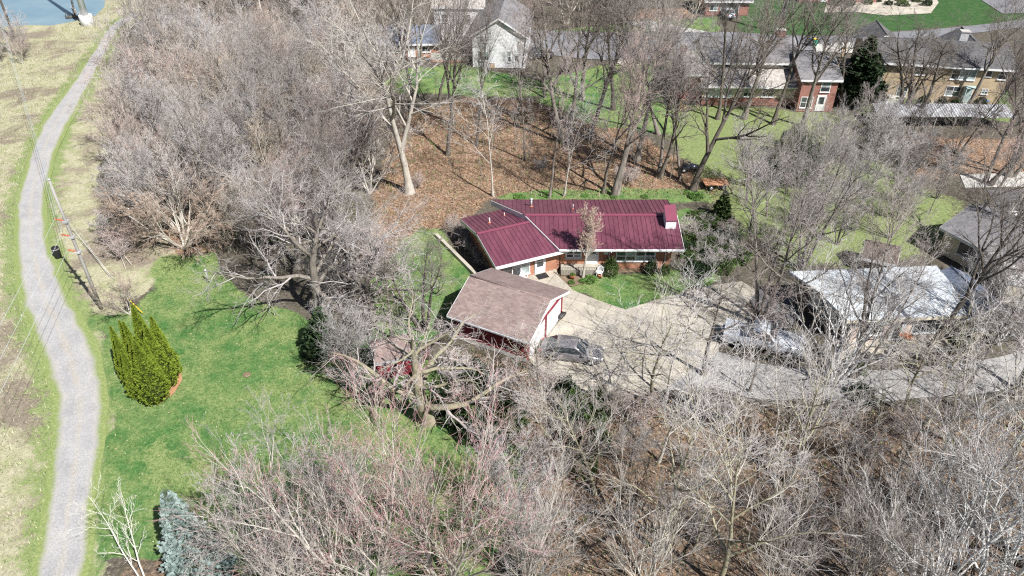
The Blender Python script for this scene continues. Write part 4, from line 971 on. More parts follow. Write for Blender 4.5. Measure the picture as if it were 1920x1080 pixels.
# ------------------------------------------------------------------ bare tree grower
def unit(a): return a / (np.linalg.norm(a, axis=-1, keepdims=True) + 1e-9)
def run_lines(g, p0, d0, L, K, wander, up, droop=0.0):
    n = len(p0); pts = np.empty((n, K, 3)); pts[:, 0] = p0; d = unit(d0); step = (L / (K - 1))[:, None]
    for k in range(1, K):
        d = d + g.normal(0, wander, (n, 3)); d[:, 2] += up - droop * k / K; d = unit(d)
        pts[:, k] = pts[:, k - 1] + d * step
    return pts
def children(g, pts, rad, L, n, t0, t1, ang, sd, ratio, K, wander, up, rr, fall=0.45, jit=.3, tip=.2, rmin=0.008, droop=0.0, shape=None, upstart=0.0):
    m, Kp = rad.shape
    idx = np.repeat(np.arange(m), n); j = np.tile(np.arange(n), m)
    t = np.clip(t0 + (t1 - t0) * (j + g.random(m * n)) / n, 0, .999)
    f = t * (Kp - 1); i = np.minimum(f.astype(int), Kp - 2); w = (f - i)[:, None]
    pos = pts[idx, i] * (1 - w) + pts[idx, i + 1] * w
    tan_ = unit(pts[idx, i + 1] - pts[idx, i]); r = rad[idx, i] * (1 - w[:, 0]) + rad[idx, i + 1] * w[:, 0]
    ref = np.where(np.abs(tan_[:, 2:3]) > .9, np.array([[1., 0, 0]]), np.array([[0, 0, 1.]]))
    u = unit(np.cross(tan_, ref)); v = np.cross(tan_, u)
    az = 2.39996 * j + g.random(m)[idx] * 6.28 + g.normal(0, .5, m * n)
    a = np.radians(g.normal(ang, sd, m * n))[:, None]
    d = np.cos(a) * tan_ + np.sin(a) * (np.cos(az)[:, None] * u + np.sin(az)[:, None] * v)
    d[:, 2] += upstart
    ln = L[idx] * ratio * (1 - fall * t) * (1 + jit * (2 * g.random(m * n) - 1))
    if shape is not None: ln = ln * shape(t)
    c = run_lines(g, pos, d, ln, K, wander, up, droop)
    r0 = np.maximum(np.minimum(r * rr, ln * .035 + .004), rmin)
    s = np.linspace(0, 1, K)[None, :]
    return c, r0[:, None] * (1 - (1 - tip) * s), ln
def tubes(pts, rad, sides):
    """open tubes, vectorised; returns verts, quads"""
    n, K, _ = pts.shape
    d = np.empty_like(pts); d[:, 1:-1] = pts[:, 2:] - pts[:, :-2]; d[:, 0] = pts[:, 1] - pts[:, 0]; d[:, -1] = pts[:, -1] - pts[:, -2]
    d = unit(d); main = unit(pts[:, -1] - pts[:, 0])
    ref = np.where(np.abs(main[:, 2:3]) > .75, np.array([[1., .3, 0]]), np.array([[0, 0, 1.]]))[:, None, :]
    u = unit(np.cross(d, np.broadcast_to(ref, d.shape))); v = np.cross(d, u)
    a = np.arange(sides) * 2 * np.pi / sides
    ring = pts[:, :, None, :] + rad[:, :, None, None] * (np.cos(a)[None, None, :, None] * u[:, :, None, :] + np.sin(a)[None, None, :, None] * v[:, :, None, :])
    V = ring.reshape(-1, 3)
    b = (np.arange(n) * K * sides)[:, None, None] + (np.arange(K - 1) * sides)[None, :, None]
    k = np.arange(sides)[None, None, :]; k2 = (k + 1) % sides
    Q_ = np.stack([b + k, b + k2, b + sides + k2, b + sides + k], -1).reshape(-1, 4)
    return V, Q_
def spikes(pts, rad):
    """twiglets: three-sided points from the first to the last vertex of each line"""
    n = len(pts); d = unit(pts[:, -1] - pts[:, 0])
    ref = np.where(np.abs(d[:, 2:3]) > .75, np.array([[1., .3, 0]]), np.array([[0, 0, 1.]]))
    u = unit(np.cross(d, ref)); v = np.cross(d, u); r = rad[:, :1]
    V = np.stack([pts[:, 0] + r * u, pts[:, 0] + r * (-.5 * u + .87 * v), pts[:, 0] + r * (-.5 * u - .87 * v), pts[:, -1]], 1).reshape(-1, 3)
    b = (np.arange(n) * 4)[:, None]
    T = np.concatenate([b + np.array([[0, 1, 3]]), b + np.array([[1, 2, 3]]), b + np.array([[2, 0, 3]])], 0)
    return V, T
class Acc:
    def __init__(self): self.v = []; self.q = []; self.t = []; self.n = 0
    def quads(self, V, Q_): self.v.append(V); self.q.append(Q_ + self.n); self.n += len(V)
    def tris(self, V, T): self.v.append(V); self.t.append(T + self.n); self.n += len(V)
    def mesh(self, name, mat, smooth=True):
        m = np_mesh(name, np.concatenate(self.v), np.concatenate(self.q) if self.q else None, np.concatenate(self.t) if self.t else None, smooth=smooth)
        m.materials.append(mat); return m

def grow(seed, h, stems=1, r0=.25, lean=.05, splay=0., clear=.3, limbs=9, limb_ang=42, limb_len=.5, br=8, sub=7, tw=6, fine=3,
         wander=.10, up=.06, br_ang=42, gnarl=1.0, bark='bark_grey', twig='twig_grey', tips=None, mid=None, tw_r=.010, droop=0., fall=.45, shape=None, stem_len=.92, limb_sd=10, sub_len=.5, flare=1.5, a3=30, a4=28, rr1=.62, w2=1.0, tw_len=.62):
    """a leafless tree of height h: returns trunk mesh (stems and limbs), branch mesh, twig mesh"""
    g = np.random.default_rng(seed)
    if stems == 1:
        d0 = np.array([[g.normal(0, lean), g.normal(0, lean), 1.0]]); p0 = np.zeros((1, 3))
    else:
        az = np.arange(stems) * 2 * np.pi / stems + g.random(stems) * .9
        sp = splay * (.35 + .9 * g.random(stems)); d0 = np.stack([np.cos(az) * sp, np.sin(az) * sp, np.ones(stems)], 1); p0 = np.stack([np.cos(az) * r0 * .9, np.sin(az) * r0 * .9, np.zeros(stems)], 1)
    p0[:, 2] = -.15
    L0 = h * stem_len * (1 - .25 * g.random(stems) * (stems > 1))
    K0 = 11
    P0 = run_lines(g, p0, d0, L0, K0, wander * .45 * gnarl, .05 if stems > 1 else .02)
    s = np.linspace(0, 1, K0)[None, :]
    R0 = r0 * (.75 + .4 * g.random((stems, 1)) if stems > 1 else 1.0) * (1 - .9 * s ** .85); R0 = np.maximum(R0, .012)
    R0[:, 0] *= flare
    A = Acc(); A.quads(*tubes(P0, R0, 9))
    P1, R1, L1 = children(g, P0, R0, L0, limbs, clear, .97, limb_ang, limb_sd, limb_len, 8, wander * gnarl * w2, up, rr1, fall, .3, .16, .014, droop, shape)
    A.quads(*tubes(P1, R1, 6))
    B = Acc()
    P2, R2, L2 = children(g, P1, R1, L1, br, .18, .99, br_ang, 11, .5, 6, wander * 1.0 * gnarl * w2, up * .8, .6, .4, .35, .25, .010, droop)
    B.quads(*tubes(P2, R2, 4))
    P2b, R2b, L2b = children(g, P0, R0, L0, max(3, limbs // 2), .75, .99, 35, 12, .22, 6, wander, up, .6, .5)
    B.quads(*tubes(P2b, R2b, 4)); P2 = np.concatenate([P2, P2b]); R2 = np.concatenate([R2, R2b]); L2 = np.concatenate([L2, L2b])
    P3, R3, L3 = children(g, P2, R2, L2, sub, .12, .99, a3, 10, sub_len, 4, wander * 1.1 * gnarl * w2, up * .8, .62, .35, .35, .3, tw_r * .95, droop)
    B.quads(*tubes(P3, R3, 3))
    T = Acc()
    P4, R4, L4 = children(g, P3, R3, L3, tw, .1, .99, a4, 11, tw_len, 4, wander * w2, up * .7, .75, .35, .4, .45, tw_r * .85, droop)
    T.quads(*tubes(P4, R4, 3))
    if fine:
        P5, R5, L5 = children(g, P4, R4, L4, fine, .2, .99, a4, 12, .75, 2, .1, up, .9, .3, .4, 1, tw_r * .8)
        T.tris(*spikes(P5, R5))
    return (A.mesh('trunk', M[bark]), B.mesh('branches', M[mid or twig]), T.mesh('twigs', M[tips or twig]))

UP = dict(up=.045, limb_ang=37, clear=.32, limbs=12, limb_len=.52, br=8, sub=6, tw=3, fine=1, tw_r=.012, rr1=.72, mid='bark_grey', wander=.11, tw_len=.72, sub_len=.56)
dome = lambda t: 1.25 - .55 * t
TH = dict(clear=.14, limb_ang=25, limb_len=.52, br=6, br_ang=27, sub=5, tw=3, fine=0, up=.045, tw_r=.0125, rr1=.78, tw_len=.75, wander=.07, a3=26, a4=25, sub_len=.55)
VA = dict(clear=.12, limb_ang=20, limb_len=.55, br=6, br_ang=22, sub=3, tw=3, fine=0, up=.04, wander=.05, a3=22, a4=25, sub_len=.75, tw_len=.72, tw_r=.0095, limb_sd=7, rr1=.8)
ARCH = {
    'tall_a': grow(1, 18, r0=.32, lean=.05, bark='bark_grey', twig='twig_mid', **UP),
    'tall_b': grow(2, 18, r0=.27, lean=.09, bark='bark_dark', twig='twig_mid', **{**UP, 'mid': 'bark_dark', 'clear': .4, 'limb_ang': 33}),
    'tall_c': grow(3, 17, r0=.24, lean=.12, bark='bark_grey', twig='twig_pink', **{**UP, 'limb_ang': 30, 'clear': .38, 'up': .08}),
    'high_fork': grow(31, 18, r0=.34, lean=.04, bark='bark_tan', twig='twig_grey', clear=.26, mid='bark_tan', limbs=8, limb_ang=32, limb_len=.66, rr1=.85, br=9, sub=6, tw=4, fine=1, up=.03, limb_sd=6, fall=.5),
    'dark_high_fork': grow(37, 18, r0=.32, lean=.05, gnarl=1.2, bark='bark_dark', twig='twig_mid', clear=.24, mid='bark_dark', limbs=9, limb_ang=36, limb_len=.62, rr1=.82, br=8, sub=6, tw=3, fine=1, up=.03, limb_sd=8, fall=.5, tw_len=.7),
    'fork_a': grow(4, 18, stems=2, r0=.30, splay=.20, bark='bark_grey', mid='bark_grey', twig='twig_mid', clear=.3, limbs=9, limb_ang=32, limb_len=.5, br=8, sub=6, tw=4, fine=1, up=.05, tw_r=.011, rr1=.72),
    'fork_b': grow(5, 18, stems=3, r0=.24, splay=.30, bark='bark_grey', mid='bark_grey', twig='twig_grey', clear=.28, limbs=8, limb_ang=32, limb_len=.48, br=7, sub=6, tw=4, fine=1, up=.05, rr1=.72),
    'gnarl_a': grow(6, 13, stems=3, r0=.30, splay=.38, gnarl=1.7, bark='bark_dark', twig='twig_dark', clear=.3, limbs=6, limb_ang=42, limb_len=.45, br=6, sub=5, tw=4, fine=2, up=.05, rr1=.7),
    'oak_a': grow(7, 13, r0=.42, lean=.06, gnarl=1.8, bark='bark_grey', twig='twig_grey', clear=.22, limbs=12, limb_ang=60, limb_len=.74, br=9, sub=7, tw=4, fine=2, up=.03, br_ang=46, shape=dome, stem_len=.8, a3=36, a4=34, tw_r=.009),
    'oak_b': grow(8, 13, r0=.55, lean=.10, gnarl=2.0, bark='bark_olive', twig='twig_grey', clear=.2, limbs=12, limb_ang=62, limb_len=.74, br=8, sub=5, tw=3, fine=2, up=.025, br_ang=50, shape=dome, stem_len=.72, a3=38, a4=36, tw_r=.008, rr1=.75),
    'slim_a': grow(9, 13, r0=.12, lean=.07, bark='bark_grey', twig='twig_pink', clear=.35, limbs=11, limb_ang=32, limb_len=.34, br=6, sub=5, tw=3, fine=2, up=.07, tw_r=.008),
    'slim_b': grow(10, 11, r0=.10, lean=.12, gnarl=1.4, bark='bark_tan', twig='twig_pale', clear=.3, limbs=10, limb_ang=36, limb_len=.46, br=5, sub=4, tw=2, fine=0, sub_len=.65, tw_len=.75, up=.045, tw_r=.010),
    'pole_a': grow(20, 9, r0=.06, lean=.08, gnarl=1.2, bark='bark_grey', twig='twig_grey', clear=.45, limbs=8, limb_ang=38, limb_len=.26, br=4, sub=4, tw=3, fine=2, up=.06),
    'thick_a': grow(11, 8, stems=5, r0=.075, splay=.42, bark='bark_tan', twig='twig_pink', mid='twig_tan', limbs=7, **TH),
    'thick_b': grow(12, 8, stems=4, r0=.085, splay=.36, bark='bark_grey', twig='twig_grey', mid='twig_grey', limbs=8, **TH),
    'thick_c': grow(13, 9, stems=3, r0=.11, splay=.30, bark='bark_tan', twig='twig_tan', limbs=9, **TH),
    'thick_d': grow(14, 10, stems=2, r0=.14, splay=.24, bark='bark_tan', twig='twig_pink', mid='twig_tan', limbs=11, **{**TH, 'limb_ang': 34, 'limb_len': .5}),
    'thick_e': grow(32, 10, stems=1, r0=.16, lean=.08, gnarl=1.3, bark='bark_grey', twig='twig_grey', mid='twig_pale', limbs=15, **{**TH, 'limb_ang': 42, 'limb_len': .5, 'clear': .2}),
    'sprawl': grow(15, 8, stems=9, r0=.10, splay=1.15, bark='bark_tan', twig='twig_rust', clear=.15, limbs=8, limb_ang=24, limb_len=.45, br=6, sub=5, tw=4, fine=2, up=-.01, droop=.10, tw_r=.010, a3=25, a4=24),
    'vase_red': grow(16, 12, stems=4, r0=.11, splay=.36, bark='bark_tan', mid='bark_tan', twig='twig_grey', tips='twig_red', limbs=8, **VA),
    'vase_grey': grow(17, 12, stems=5, r0=.10, splay=.44, bark='bark_tan', mid='bark_tan', twig='twig_grey', limbs=8, **VA),
    'vase_pale': grow(18, 12, stems=6, r0=.12, splay=.42, bark='bark_pale', mid='bark_pale', twig='twig_grey', tips='twig_mid', limbs=7, **{**VA, 'limb_ang': 27, 'wander': .08, 'br_ang': 28, 'a3': 28, 'br': 5, 'sub': 4, 'tw': 2}),
    'white_a': grow(19, 9, stems=2, r0=.075, splay=.22, gnarl=1.1, bark='bark_white', twig='bark_white', clear=.25, limbs=9, limb_ang=42, limb_len=.36, br=4, sub=3, tw=2, fine=0, up=.06, tw_r=.009),
    'white_b': grow(21, 12, stems=1, r0=.12, lean=.1, gnarl=1.2, bark='bark_white', twig='twig_pale', clear=.3, limbs=10, limb_ang=40, limb_len=.5, br=6, sub=4, tw=3, fine=1, up=.03, tw_r=.007),
    'pale_lean': grow(33, 13, stems=1, r0=.13, lean=.08, gnarl=1.1, bark='bark_tan', twig='twig_grey', clear=.25, limbs=11, limb_ang=38, limb_len=.5, br=6, sub=4, tw=3, fine=1, up=.03, tw_r=.007),
    'dark_fork': grow(34, 10, r0=.21, lean=.05, gnarl=1.5, bark='bark_dark', mid='bark_dark', twig='twig_mid', clear=.38, limbs=7, limb_ang=40, limb_len=.62, rr1=.85, br=6, sub=5, tw=3, fine=1, up=.04, tw_r=.008, fall=.3),
    'open_a': grow(35, 9, stems=2, r0=.085, splay=.25, gnarl=1.4, bark='bark_tan', mid='twig_pale', twig='twig_pale', clear=.22, limbs=8, limb_ang=40, limb_len=.5, br=5, br_ang=36, sub=3, tw=2, fine=0, up=.03, tw_r=.009, sub_len=.7, tw_len=.75, wander=.1, rr1=.8),
    'open_b': grow(36, 9, stems=1, r0=.11, lean=.08, gnarl=1.5, bark='bark_olive', mid='bark_tan', twig='twig_pale', clear=.3, limbs=11, limb_ang=46, limb_len=.5, br=5, br_ang=38, sub=3, tw=2, fine=0, up=.025, tw_r=.009, sub_len=.7, tw_len=.75, wander=.1, rr1=.8),
    'pear': grow(22, 6.2, stems=1, r0=.09, lean=.02, bark='bark_tan', twig='twig_tan', tips='bud_pink', clear=.30, limbs=22, limb_ang=24, limb_len=.34, br=6, sub=5, tw=4, fine=2, up=.16, wander=.05, stem_len=.95, fall=.5),
    'bush': grow(23, 2.6, stems=9, r0=.025, splay=.8, bark='bark_tan', twig='twig_grey', clear=.12, limbs=7, limb_ang=28, limb_len=.45, br=4, sub=4, tw=3, fine=2, up=.03, tw_r=.007),
    'bush_pink': grow(24, 2.4, stems=11, r0=.022, splay=.9, bark='bark_tan', twig='twig_pink', clear=.1, limbs=7, limb_ang=28, limb_len=.48, br=4, sub=4, tw=3, fine=2, up=.02, tw_r=.007),
    'ghost': grow(25, 12, stems=1, r0=.17, lean=.06, gnarl=1.3, bark='bark_olive', twig='twig_pale', clear=.22, limbs=13, limb_ang=46, limb_len=.55, br=6, br_ang=30, sub=4, tw=3, fine=0, up=.03, tw_r=.0095, rr1=.78, mid='bark_tan', sub_len=.65, tw_len=.72, wander=.07, a3=28, a4=28),
}
AH = dict(dark_high_fork=18, open_a=9, open_b=9, dark_fork=10, pale_lean=13, high_fork=18, thick_e=10, tall_a=18, tall_b=18, tall_c=17, fork_a=18, fork_b=18, gnarl_a=13, oak_a=13, oak_b=13, slim_a=13, slim_b=11, pole_a=9, thick_a=8, thick_b=8, thick_c=9, thick_d=10, sprawl=8, vase_red=12, vase_grey=12, vase_pale=12, white_a=9, white_b=12, pear=6.2, bush=2.6, bush_pink=2.4, ghost=12)
tree_count = [0]
def tree(arch, xy, h, label, group=None, rot=None, lean=(0, 0), widen=1.0, name='bare_tree', cat='tree'):
    """one individual: lean is the sideways travel of the top as a share of its height"""
    g = random.random
    o = bpy.data.objects.new(name, None); C.objects.link(o); o.empty_display_size = .3
    k = h / AH[arch]; rz = g() * 6.283 if rot is None else rot
    o.location = (xy[0], xy[1], -.04)
    q = Vector((lean[0], lean[1], 1)).to_track_quat('Z', 'Y').to_matrix() @ Matrix.Rotation(0, 3, 'Z')
    tilt = Vector((0, 0, 1)).rotation_difference(Vector((lean[0], lean[1], 1))).to_matrix()
    o.rotation_euler = (tilt @ Matrix.Rotation(rz, 3, 'Z')).to_euler()
    o.scale = (k * widen, k * widen, k)
    tag(o, label, cat, group)
    for nm, me in zip(('trunk', 'branches', 'twigs'), ARCH[arch]):
        c = bpy.data.objects.new(nm, me); C.objects.link(c); c.parent = o
        if nm != 'trunk': c['kind'] = 'stuff'
    tree_count[0] += 1
    return o
BUILT = [(29.7, 48, 5.6), (26, 46.5, 2.5), (33.5, 48, 4), (37, 47.8, 3), (43, 58, 4.5), (46, 55, 4.5), (0, 47, 4.4), (12, 58.5, 4.2), (6, 58.5, 4.2), (1, 57.5, 3.8), (28, 98, 6), (36, 97, 6), (41, 94, 3), (48, 99, 5), (55, 98.5, 5.5), (61, 97.5, 5.5), (-2, 113, 6.5), (-15, 114, 5.5), (-8, 122, 5), (37, 136, 5), (-8.6, 41.8, 2), (16.5, 44.5, 2.5), (20, 44.5, 3), (4.5, 44, 2.6)]
def scatter(poly, spacing, seed, avoid=(), tries=9000):
    avoid = list(avoid) + BUILT
    g = np.random.default_rng(seed); xs = [p[0] for p in poly]; ys = [p[1] for p in poly]; out = []
    X = g.uniform(min(xs), max(xs), tries); Y = g.uniform(min(ys), max(ys), tries); ok = sd_poly(X, Y, poly) > 0
    for x, y in zip(X[ok], Y[ok]):
        if all((x - a) ** 2 + (y - b) ** 2 > spacing ** 2 for a, b in out) and all((x - a) ** 2 + (y - b) ** 2 > r * r for a, b, r in avoid): out.append((x, y))
    return out

# ------------------------------------------------------------------ single trees one can point to
tree('high_fork', (-10.77, 69.48), 20, 'tall pale-barked tree with spreading forks behind the maroon-roofed wing', rot=2.2, lean=(-.05, 0), widen=1.15)
tree('slim_b', (-1.95, 68.57), 13, 'slender crooked pale tree at the back corner of the maroon roof', lean=(.04, 0))
tree('slim_a', (3.88, 68.34), 15, 'thin dark straight tree rising behind the metal roof vent', lean=(.02, 0))
tree('slim_b', (5.40, 68.68), 12, 'thin pale crooked tree just behind the maroon roof ridge')
tree('tall_c', (9.54, 69.48), 16.5, 'straight single-stemmed tree behind the middle of the maroon roof', widen=.8)
tree('fork_a', (10.89, 69.02), 20, 'big twin-trunked tree leaning right behind the maroon roof', rot=.3, lean=(.12, .05))
tree('dark_high_fork', (19.17, 69.95), 18, 'dark thick-trunked tree leaning right beside the rusty cart', rot=1.4, lean=(.16, 0), widen=1.1)
tree('tall_c', (18.28, 72.47), 16, 'grey slim tree just left of the dark leaning trunk', lean=(.05, .02), widen=.7)
tree('tall_b', (-4.08, 80.89), 16, 'dark upright tree in the leaf-littered wood below the white house', widen=.6)
tree('tall_b', (-12.53, 91.55), 17, 'dark-trunked tree on the green lawn left of the white house')
tree('fork_a', (6.43, 81.47), 21, 'massive forked tree in the middle of the leaf-littered wood', rot=1.9, widen=1.15)
tree('tall_a', (9.21, 82.36), 18, 'grey tree leaning right beside the massive forked tree', lean=(.12, 0))
tree('tall_a', (-7.29, 87.01), 17, 'tall grey tree before the low brick house', widen=.75)
tree('slim_a', (0.81, 89.82), 15, 'slim tree standing right before the white gable')
tree('tall_c', (4.42, 95.70), 17, 'grey tree right of the white gabled house', widen=.7)
tree('tall_a', (14.20, 76.98), 19, 'tall grey tree in the wood between forked tree and yellow lawn', lean=(.05, 0))
tree('tall_c', (17.76, 84.17), 18, 'slim grey tree at the edge of the lawn before the deck')
tree('dark_high_fork', (25.86, 88.65), 16, 'dark forked tree standing before the cream split-level house', widen=.9)
tree('tall_a', (35.95, 86.53), 17, 'stout grey tree before the brick block of the split-level house', lean=(.03, 0))
tree('gnarl_a', (49.57, 88.32), 14.5, 'black gnarled many-stemmed tree before the tan brick house', rot=.8, widen=1.2)
tree('gnarl_a', (49.75, 90.34), 13, 'dark curved tree just left of the gnarled tree', rot=3.9, lean=(.03, 0), widen=.8)
tree('tall_b', (69.28, 102.00), 17, 'dark massive tree at the corner of the tan house', widen=1.2)
tree('fork_a', (50.85, 71.26), 18, 'leaning grey clump of trunks beside the side drive', lean=(.12, .05))
tree('fork_b', (54.41, 73.09), 18, 'pale many-stemmed tree at the right edge above the grey roof', lean=(.05, .02))
tree('slim_b', (49.08, 64.22), 11, 'pale leaning trunk behind the grey shingle roof', lean=(.16, .05), widen=1.2)
tree('tall_c', (49.84, 76.31), 14, 'slim dark tree leaning right below the metal shelter', lean=(.16, 0), widen=.7)
tree('fork_b', (20.03, 47.43), 15.5, 'multi-stemmed grey tree beside the dark carport court', rot=.6, widen=.95)
tree('dark_fork', (14.26, 41.32), 9.0, 'dark forked tree standing at the lower edge of the concrete drive', rot=2.5, widen=1.1)
tree('vase_pale', (23.58, 40.17), 12.5, 'many-stemmed fan-shaped tree before the white membrane roof', rot=1.0, lean=(.08, 0), widen=1.15)
tree('fork_b', (25.43, 41.15), 14, 'grey multi-stemmed tree left of the big leaning trunk', lean=(.06, 0), widen=.9)
tree('tall_b', (30.37, 41.91), 17, 'big dark trunk leaning right across the white membrane roof', rot=4.0, lean=(.12, .04), widen=1.1)
tree('slim_a', (33.29, 40.01), 12, 'slim grey tree at the lane before the blue-grey roof', lean=(.03, 0))
tree('tall_c', (35.05, 38.90), 14, 'leaning tree beside the lane at the right edge', lean=(.14, .06))
tree('tall_b', (36.77, 39.72), 14, 'dark slanting trunk at the right end of the lane', lean=(.22, .1))
tree('slim_b', (11.04, 38.74), 10, 'thin pale tree rising in front of the concrete drive', lean=(-.05, 0), widen=1.4)
tree('open_a', (6.88, 38.52), 7.5, 'small pale sapling below the grey car', widen=1.4)
tree('open_b', (2.13, 39.45), 6.5, 'small bare sapling at the corner of the garage', widen=1.5)
tree('slim_a', (17.24, 39.45), 9, 'pale trunk standing below the silver pickup', widen=1.1)
tree('oak_a', (-15.70, 48.27), 14.5, 'large spreading oak at the lawn edge left of the garage', rot=2.9, lean=(-.04, 0), widen=1.1)
tree('oak_b', (-5.74, 36.84), 12.5, 'huge old oak with massive trunk before the maroon shed', rot=.4, lean=(-.03, .06), widen=1.2)
tree('tall_a', (-14.94, 57.13), 12, 'grey tree with two leaning stems above the side lawn', lean=(-.05, 0))
tree('slim_a', (-9.50, 45.48), 11, 'slender grey tree on the side lawn behind the shed', widen=1.6)
tree('gnarl_a', (-7.16, 46.61), 10.5, 'dark crooked tree between the side lawn and the garage', rot=3.2, widen=.9)
tree('oak_a', (-19.23, 55.57), 12, 'broad grey oak at the thicket edge above the lawn', rot=4.0)
tree('pear', (6.25, 53.74), 6.8, 'upright budding ornamental tree before the porch', widen=1.3, name='ornamental_tree')
tree('thick_a', (-31.62, 48.70), 3.6, 'small round bare shrub tree beside the wooden utility pole', widen=1.5)
tree('sprawl', (-30.76, 58.94), 8.5, 'sprawling fan of arching bare stems at the edge of the thicket', widen=1.35)
tree('white_a', (-20.40, 23.93), 8.6, 'bright white-barked sapling at the bottom edge left of the spruce', rot=2.6, lean=(-.10, .05), widen=.85)
tree('white_b', (-44.23, 135.23), 13, 'white-barked tree at the top edge beyond the thicket')
tree('tall_c', (-48.97, 123.71), 14, 'tan forked tree beyond the far end of the gravel path')
tree('vase_red', (-7.60, 22.97), 14, 'many-stemmed tree with reddish twig tips, left one of the pair', rot=.2, widen=1.05)
tree('vase_red', (-3.85, 23.60), 14, 'many-stemmed tree with reddish twig tips, right one of the pair', rot=2.0, widen=1.05)
tree('pale_lean', (-12.31, 23.12), 14, 'pale tree leaning left over the blue spruce', rot=1.0, lean=(-.16, .1))
tree('vase_grey', (-10.20, 21.44), 13, 'grey many-stemmed tree at the bottom between spruce and red-tipped trees', lean=(-.08, 0))
tree('vase_grey', (0.74, 23.60), 10.5, 'grey fan-shaped tree right of the red-tipped trees')
tree('ghost', (8.70, 26.14), 12, 'olive-trunked tree with long level limbs in the leafy slope', rot=.9, widen=1.1)
tree('ghost', (11.47, 23.93), 12.5, 'upright tree with pale fan crown at the bottom edge of the leafy slope', rot=2.4)
tree('ghost', (5.19, 30.36), 9, 'tree leaning left with pale brush of twigs below the drive', rot=3.0, lean=(-.25, .05))
tree('slim_b', (9.62, 32.95), 9, 'slender pale trunk on the leafy slope below the drive', widen=1.3)
tree('ghost', (17.67, 31.20), 10, 'olive crooked tree on the leafy slope below the lane', rot=1.5)
tree('vase_pale', (25.85, 22.65), 14.5, 'large pale fan-shaped tree in the bottom right corner', rot=.5, widen=1.15)
tree('vase_pale', (21.94, 22.34), 13, 'pale many-stemmed tree left of the corner fan tree', rot=2.2, lean=(-.08, 0))
tree('vase_grey', (18.82, 23.28), 10, 'thin grey clump leaning left at the bottom of the leafy slope', lean=(-.12, 0))
tree('slim_a', (23.28, 29.95), 10, 'upright slim tree before the corner fan trees', widen=1.3)
tree('vase_pale', (26.21, 27.05), 12.5, 'pale fan-shaped tree in front of the corner fan tree', rot=3.3, widen=1.1)
tree('vase_pale', (29.49, 25.27), 14, 'pale fan-shaped tree rising along the right edge', rot=5.2)

tree('tall_a', (29.22, 88.65), 17, 'stout grey tree before the cream windows of the split-level house', widen=1.1)
tree('tall_b', (32.45, 87.01), 18, 'dark tree before the right half of the split-level house', lean=(.05, 0))
tree('tall_c', (-9.71, 92.43), 17, 'slim tree on the lawn before the garden wall')
tree('tall_b', (13.08, 91.55), 18, 'dark tree in the middle of the lawn below the street', widen=1.1)
tree('tall_a', (9.22, 95.14), 18, 'grey tree on the lawn between white house and split-level house', widen=1.1)
tree('fork_a', (16.00, 73.09), 18, 'twin-trunked tree right behind the chimney end of the maroon roof', lean=(.06, 0))
tree('slim_a', (1.51, 76.98), 15, 'slim tree in the leaf litter behind the roof vent')
tree('tall_b', (-7.35, 78.34), 16, 'dark tree in the leaf litter right of the pale forked tree')
tree('tall_a', (59.31, 92.43), 14, 'grey tree before the patio of the tan brick house')
tree('tall_b', (42.66, 92.43), 13, 'dark tree beside the tan wooden pole')
tree('fork_b', (25.82, 55.15), 13, 'grey multi-stemmed tree at the back corner of the white membrane roof', widen=1.0)
tree('tall_c', (40.66, 58.21), 14, 'slim tree between the white membrane roof and the grey shingle roof', lean=(.08, 0))
tree('gnarl_a', (45.15, 57.31), 8, 'dark crooked tree over the grey shingle roof')
tree('oak_a', (-11.34, 47.85), 11, 'spreading grey tree between the oak and the side lawn', rot=2.0)
tree('tall_c', (-23.08, 53.91), 11, 'slim pinkish tree at the lawn edge left of the spreading oak', widen=1.2)

# ------------------------------------------------------------------ trees that stand in masses
KIND = dict(thick_a='pinkish many-stemmed', thick_b='grey many-stemmed', thick_c='tan upright', thick_d='pinkish forked', thick_e='silvery single-trunked', tall_a='stout grey', tall_c='slim pinkish', fork_a='twin-trunked grey', fork_b='triple-trunked grey', open_a='open forked pale', open_b='open crooked pale',
            pole_a='straight thin', slim_a='slim pinkish', slim_b='crooked pale', vase_pale='pale fan-shaped', vase_grey='grey fan-shaped', bush='grey', bush_pink='pinkish', ghost='olive-trunked')
def mass(poly, spacing, seed, kinds, hs, label, group, widen=(.9, 1.2), name='bare_tree', cat='tree', avoid=(), lean=.05):
    """label continues after the kind and height class of each individual"""
    g = random.Random(seed)
    for (x, y) in scatter(poly, spacing, seed, avoid):
        a = g.choice(kinds); h = g.uniform(*hs); k = (h - hs[0]) / (hs[1] - hs[0])
        size = 'low ' if k < .33 else ('high ' if k > .67 else '')
        tree(a, (x, y), h, size + KIND[a] + ' ' + label, group, g.random() * 6.28, (g.gauss(0, lean), g.gauss(0, lean)), g.uniform(*widen), name, cat)
WOOD = [(-56.80, 110.82), (-47.49, 87.33), (-42.60, 73.09), (-38.17, 63.50), (-33.80, 61.02), (-26.55, 57.49), (-21.82, 58.21), (-17.18, 57.31), (-14.46, 65.06), (-15.32, 74.36), (-17.44, 84.17), (-15.95, 92.43), (-24.76, 106.26), (-39.40, 114.45), (-53.59, 119.60)]
def wood_place(x, y):
    a = 'beside the gravel path' if x < -46 else ('towards the pale forked tree' if x > -24 else 'in the middle of the wood')
    b = 'at the far end' if y > 92 else ('near the lawn' if y < 72 else 'halfway up')
    return b + ' ' + a
g_ = random.Random(3)
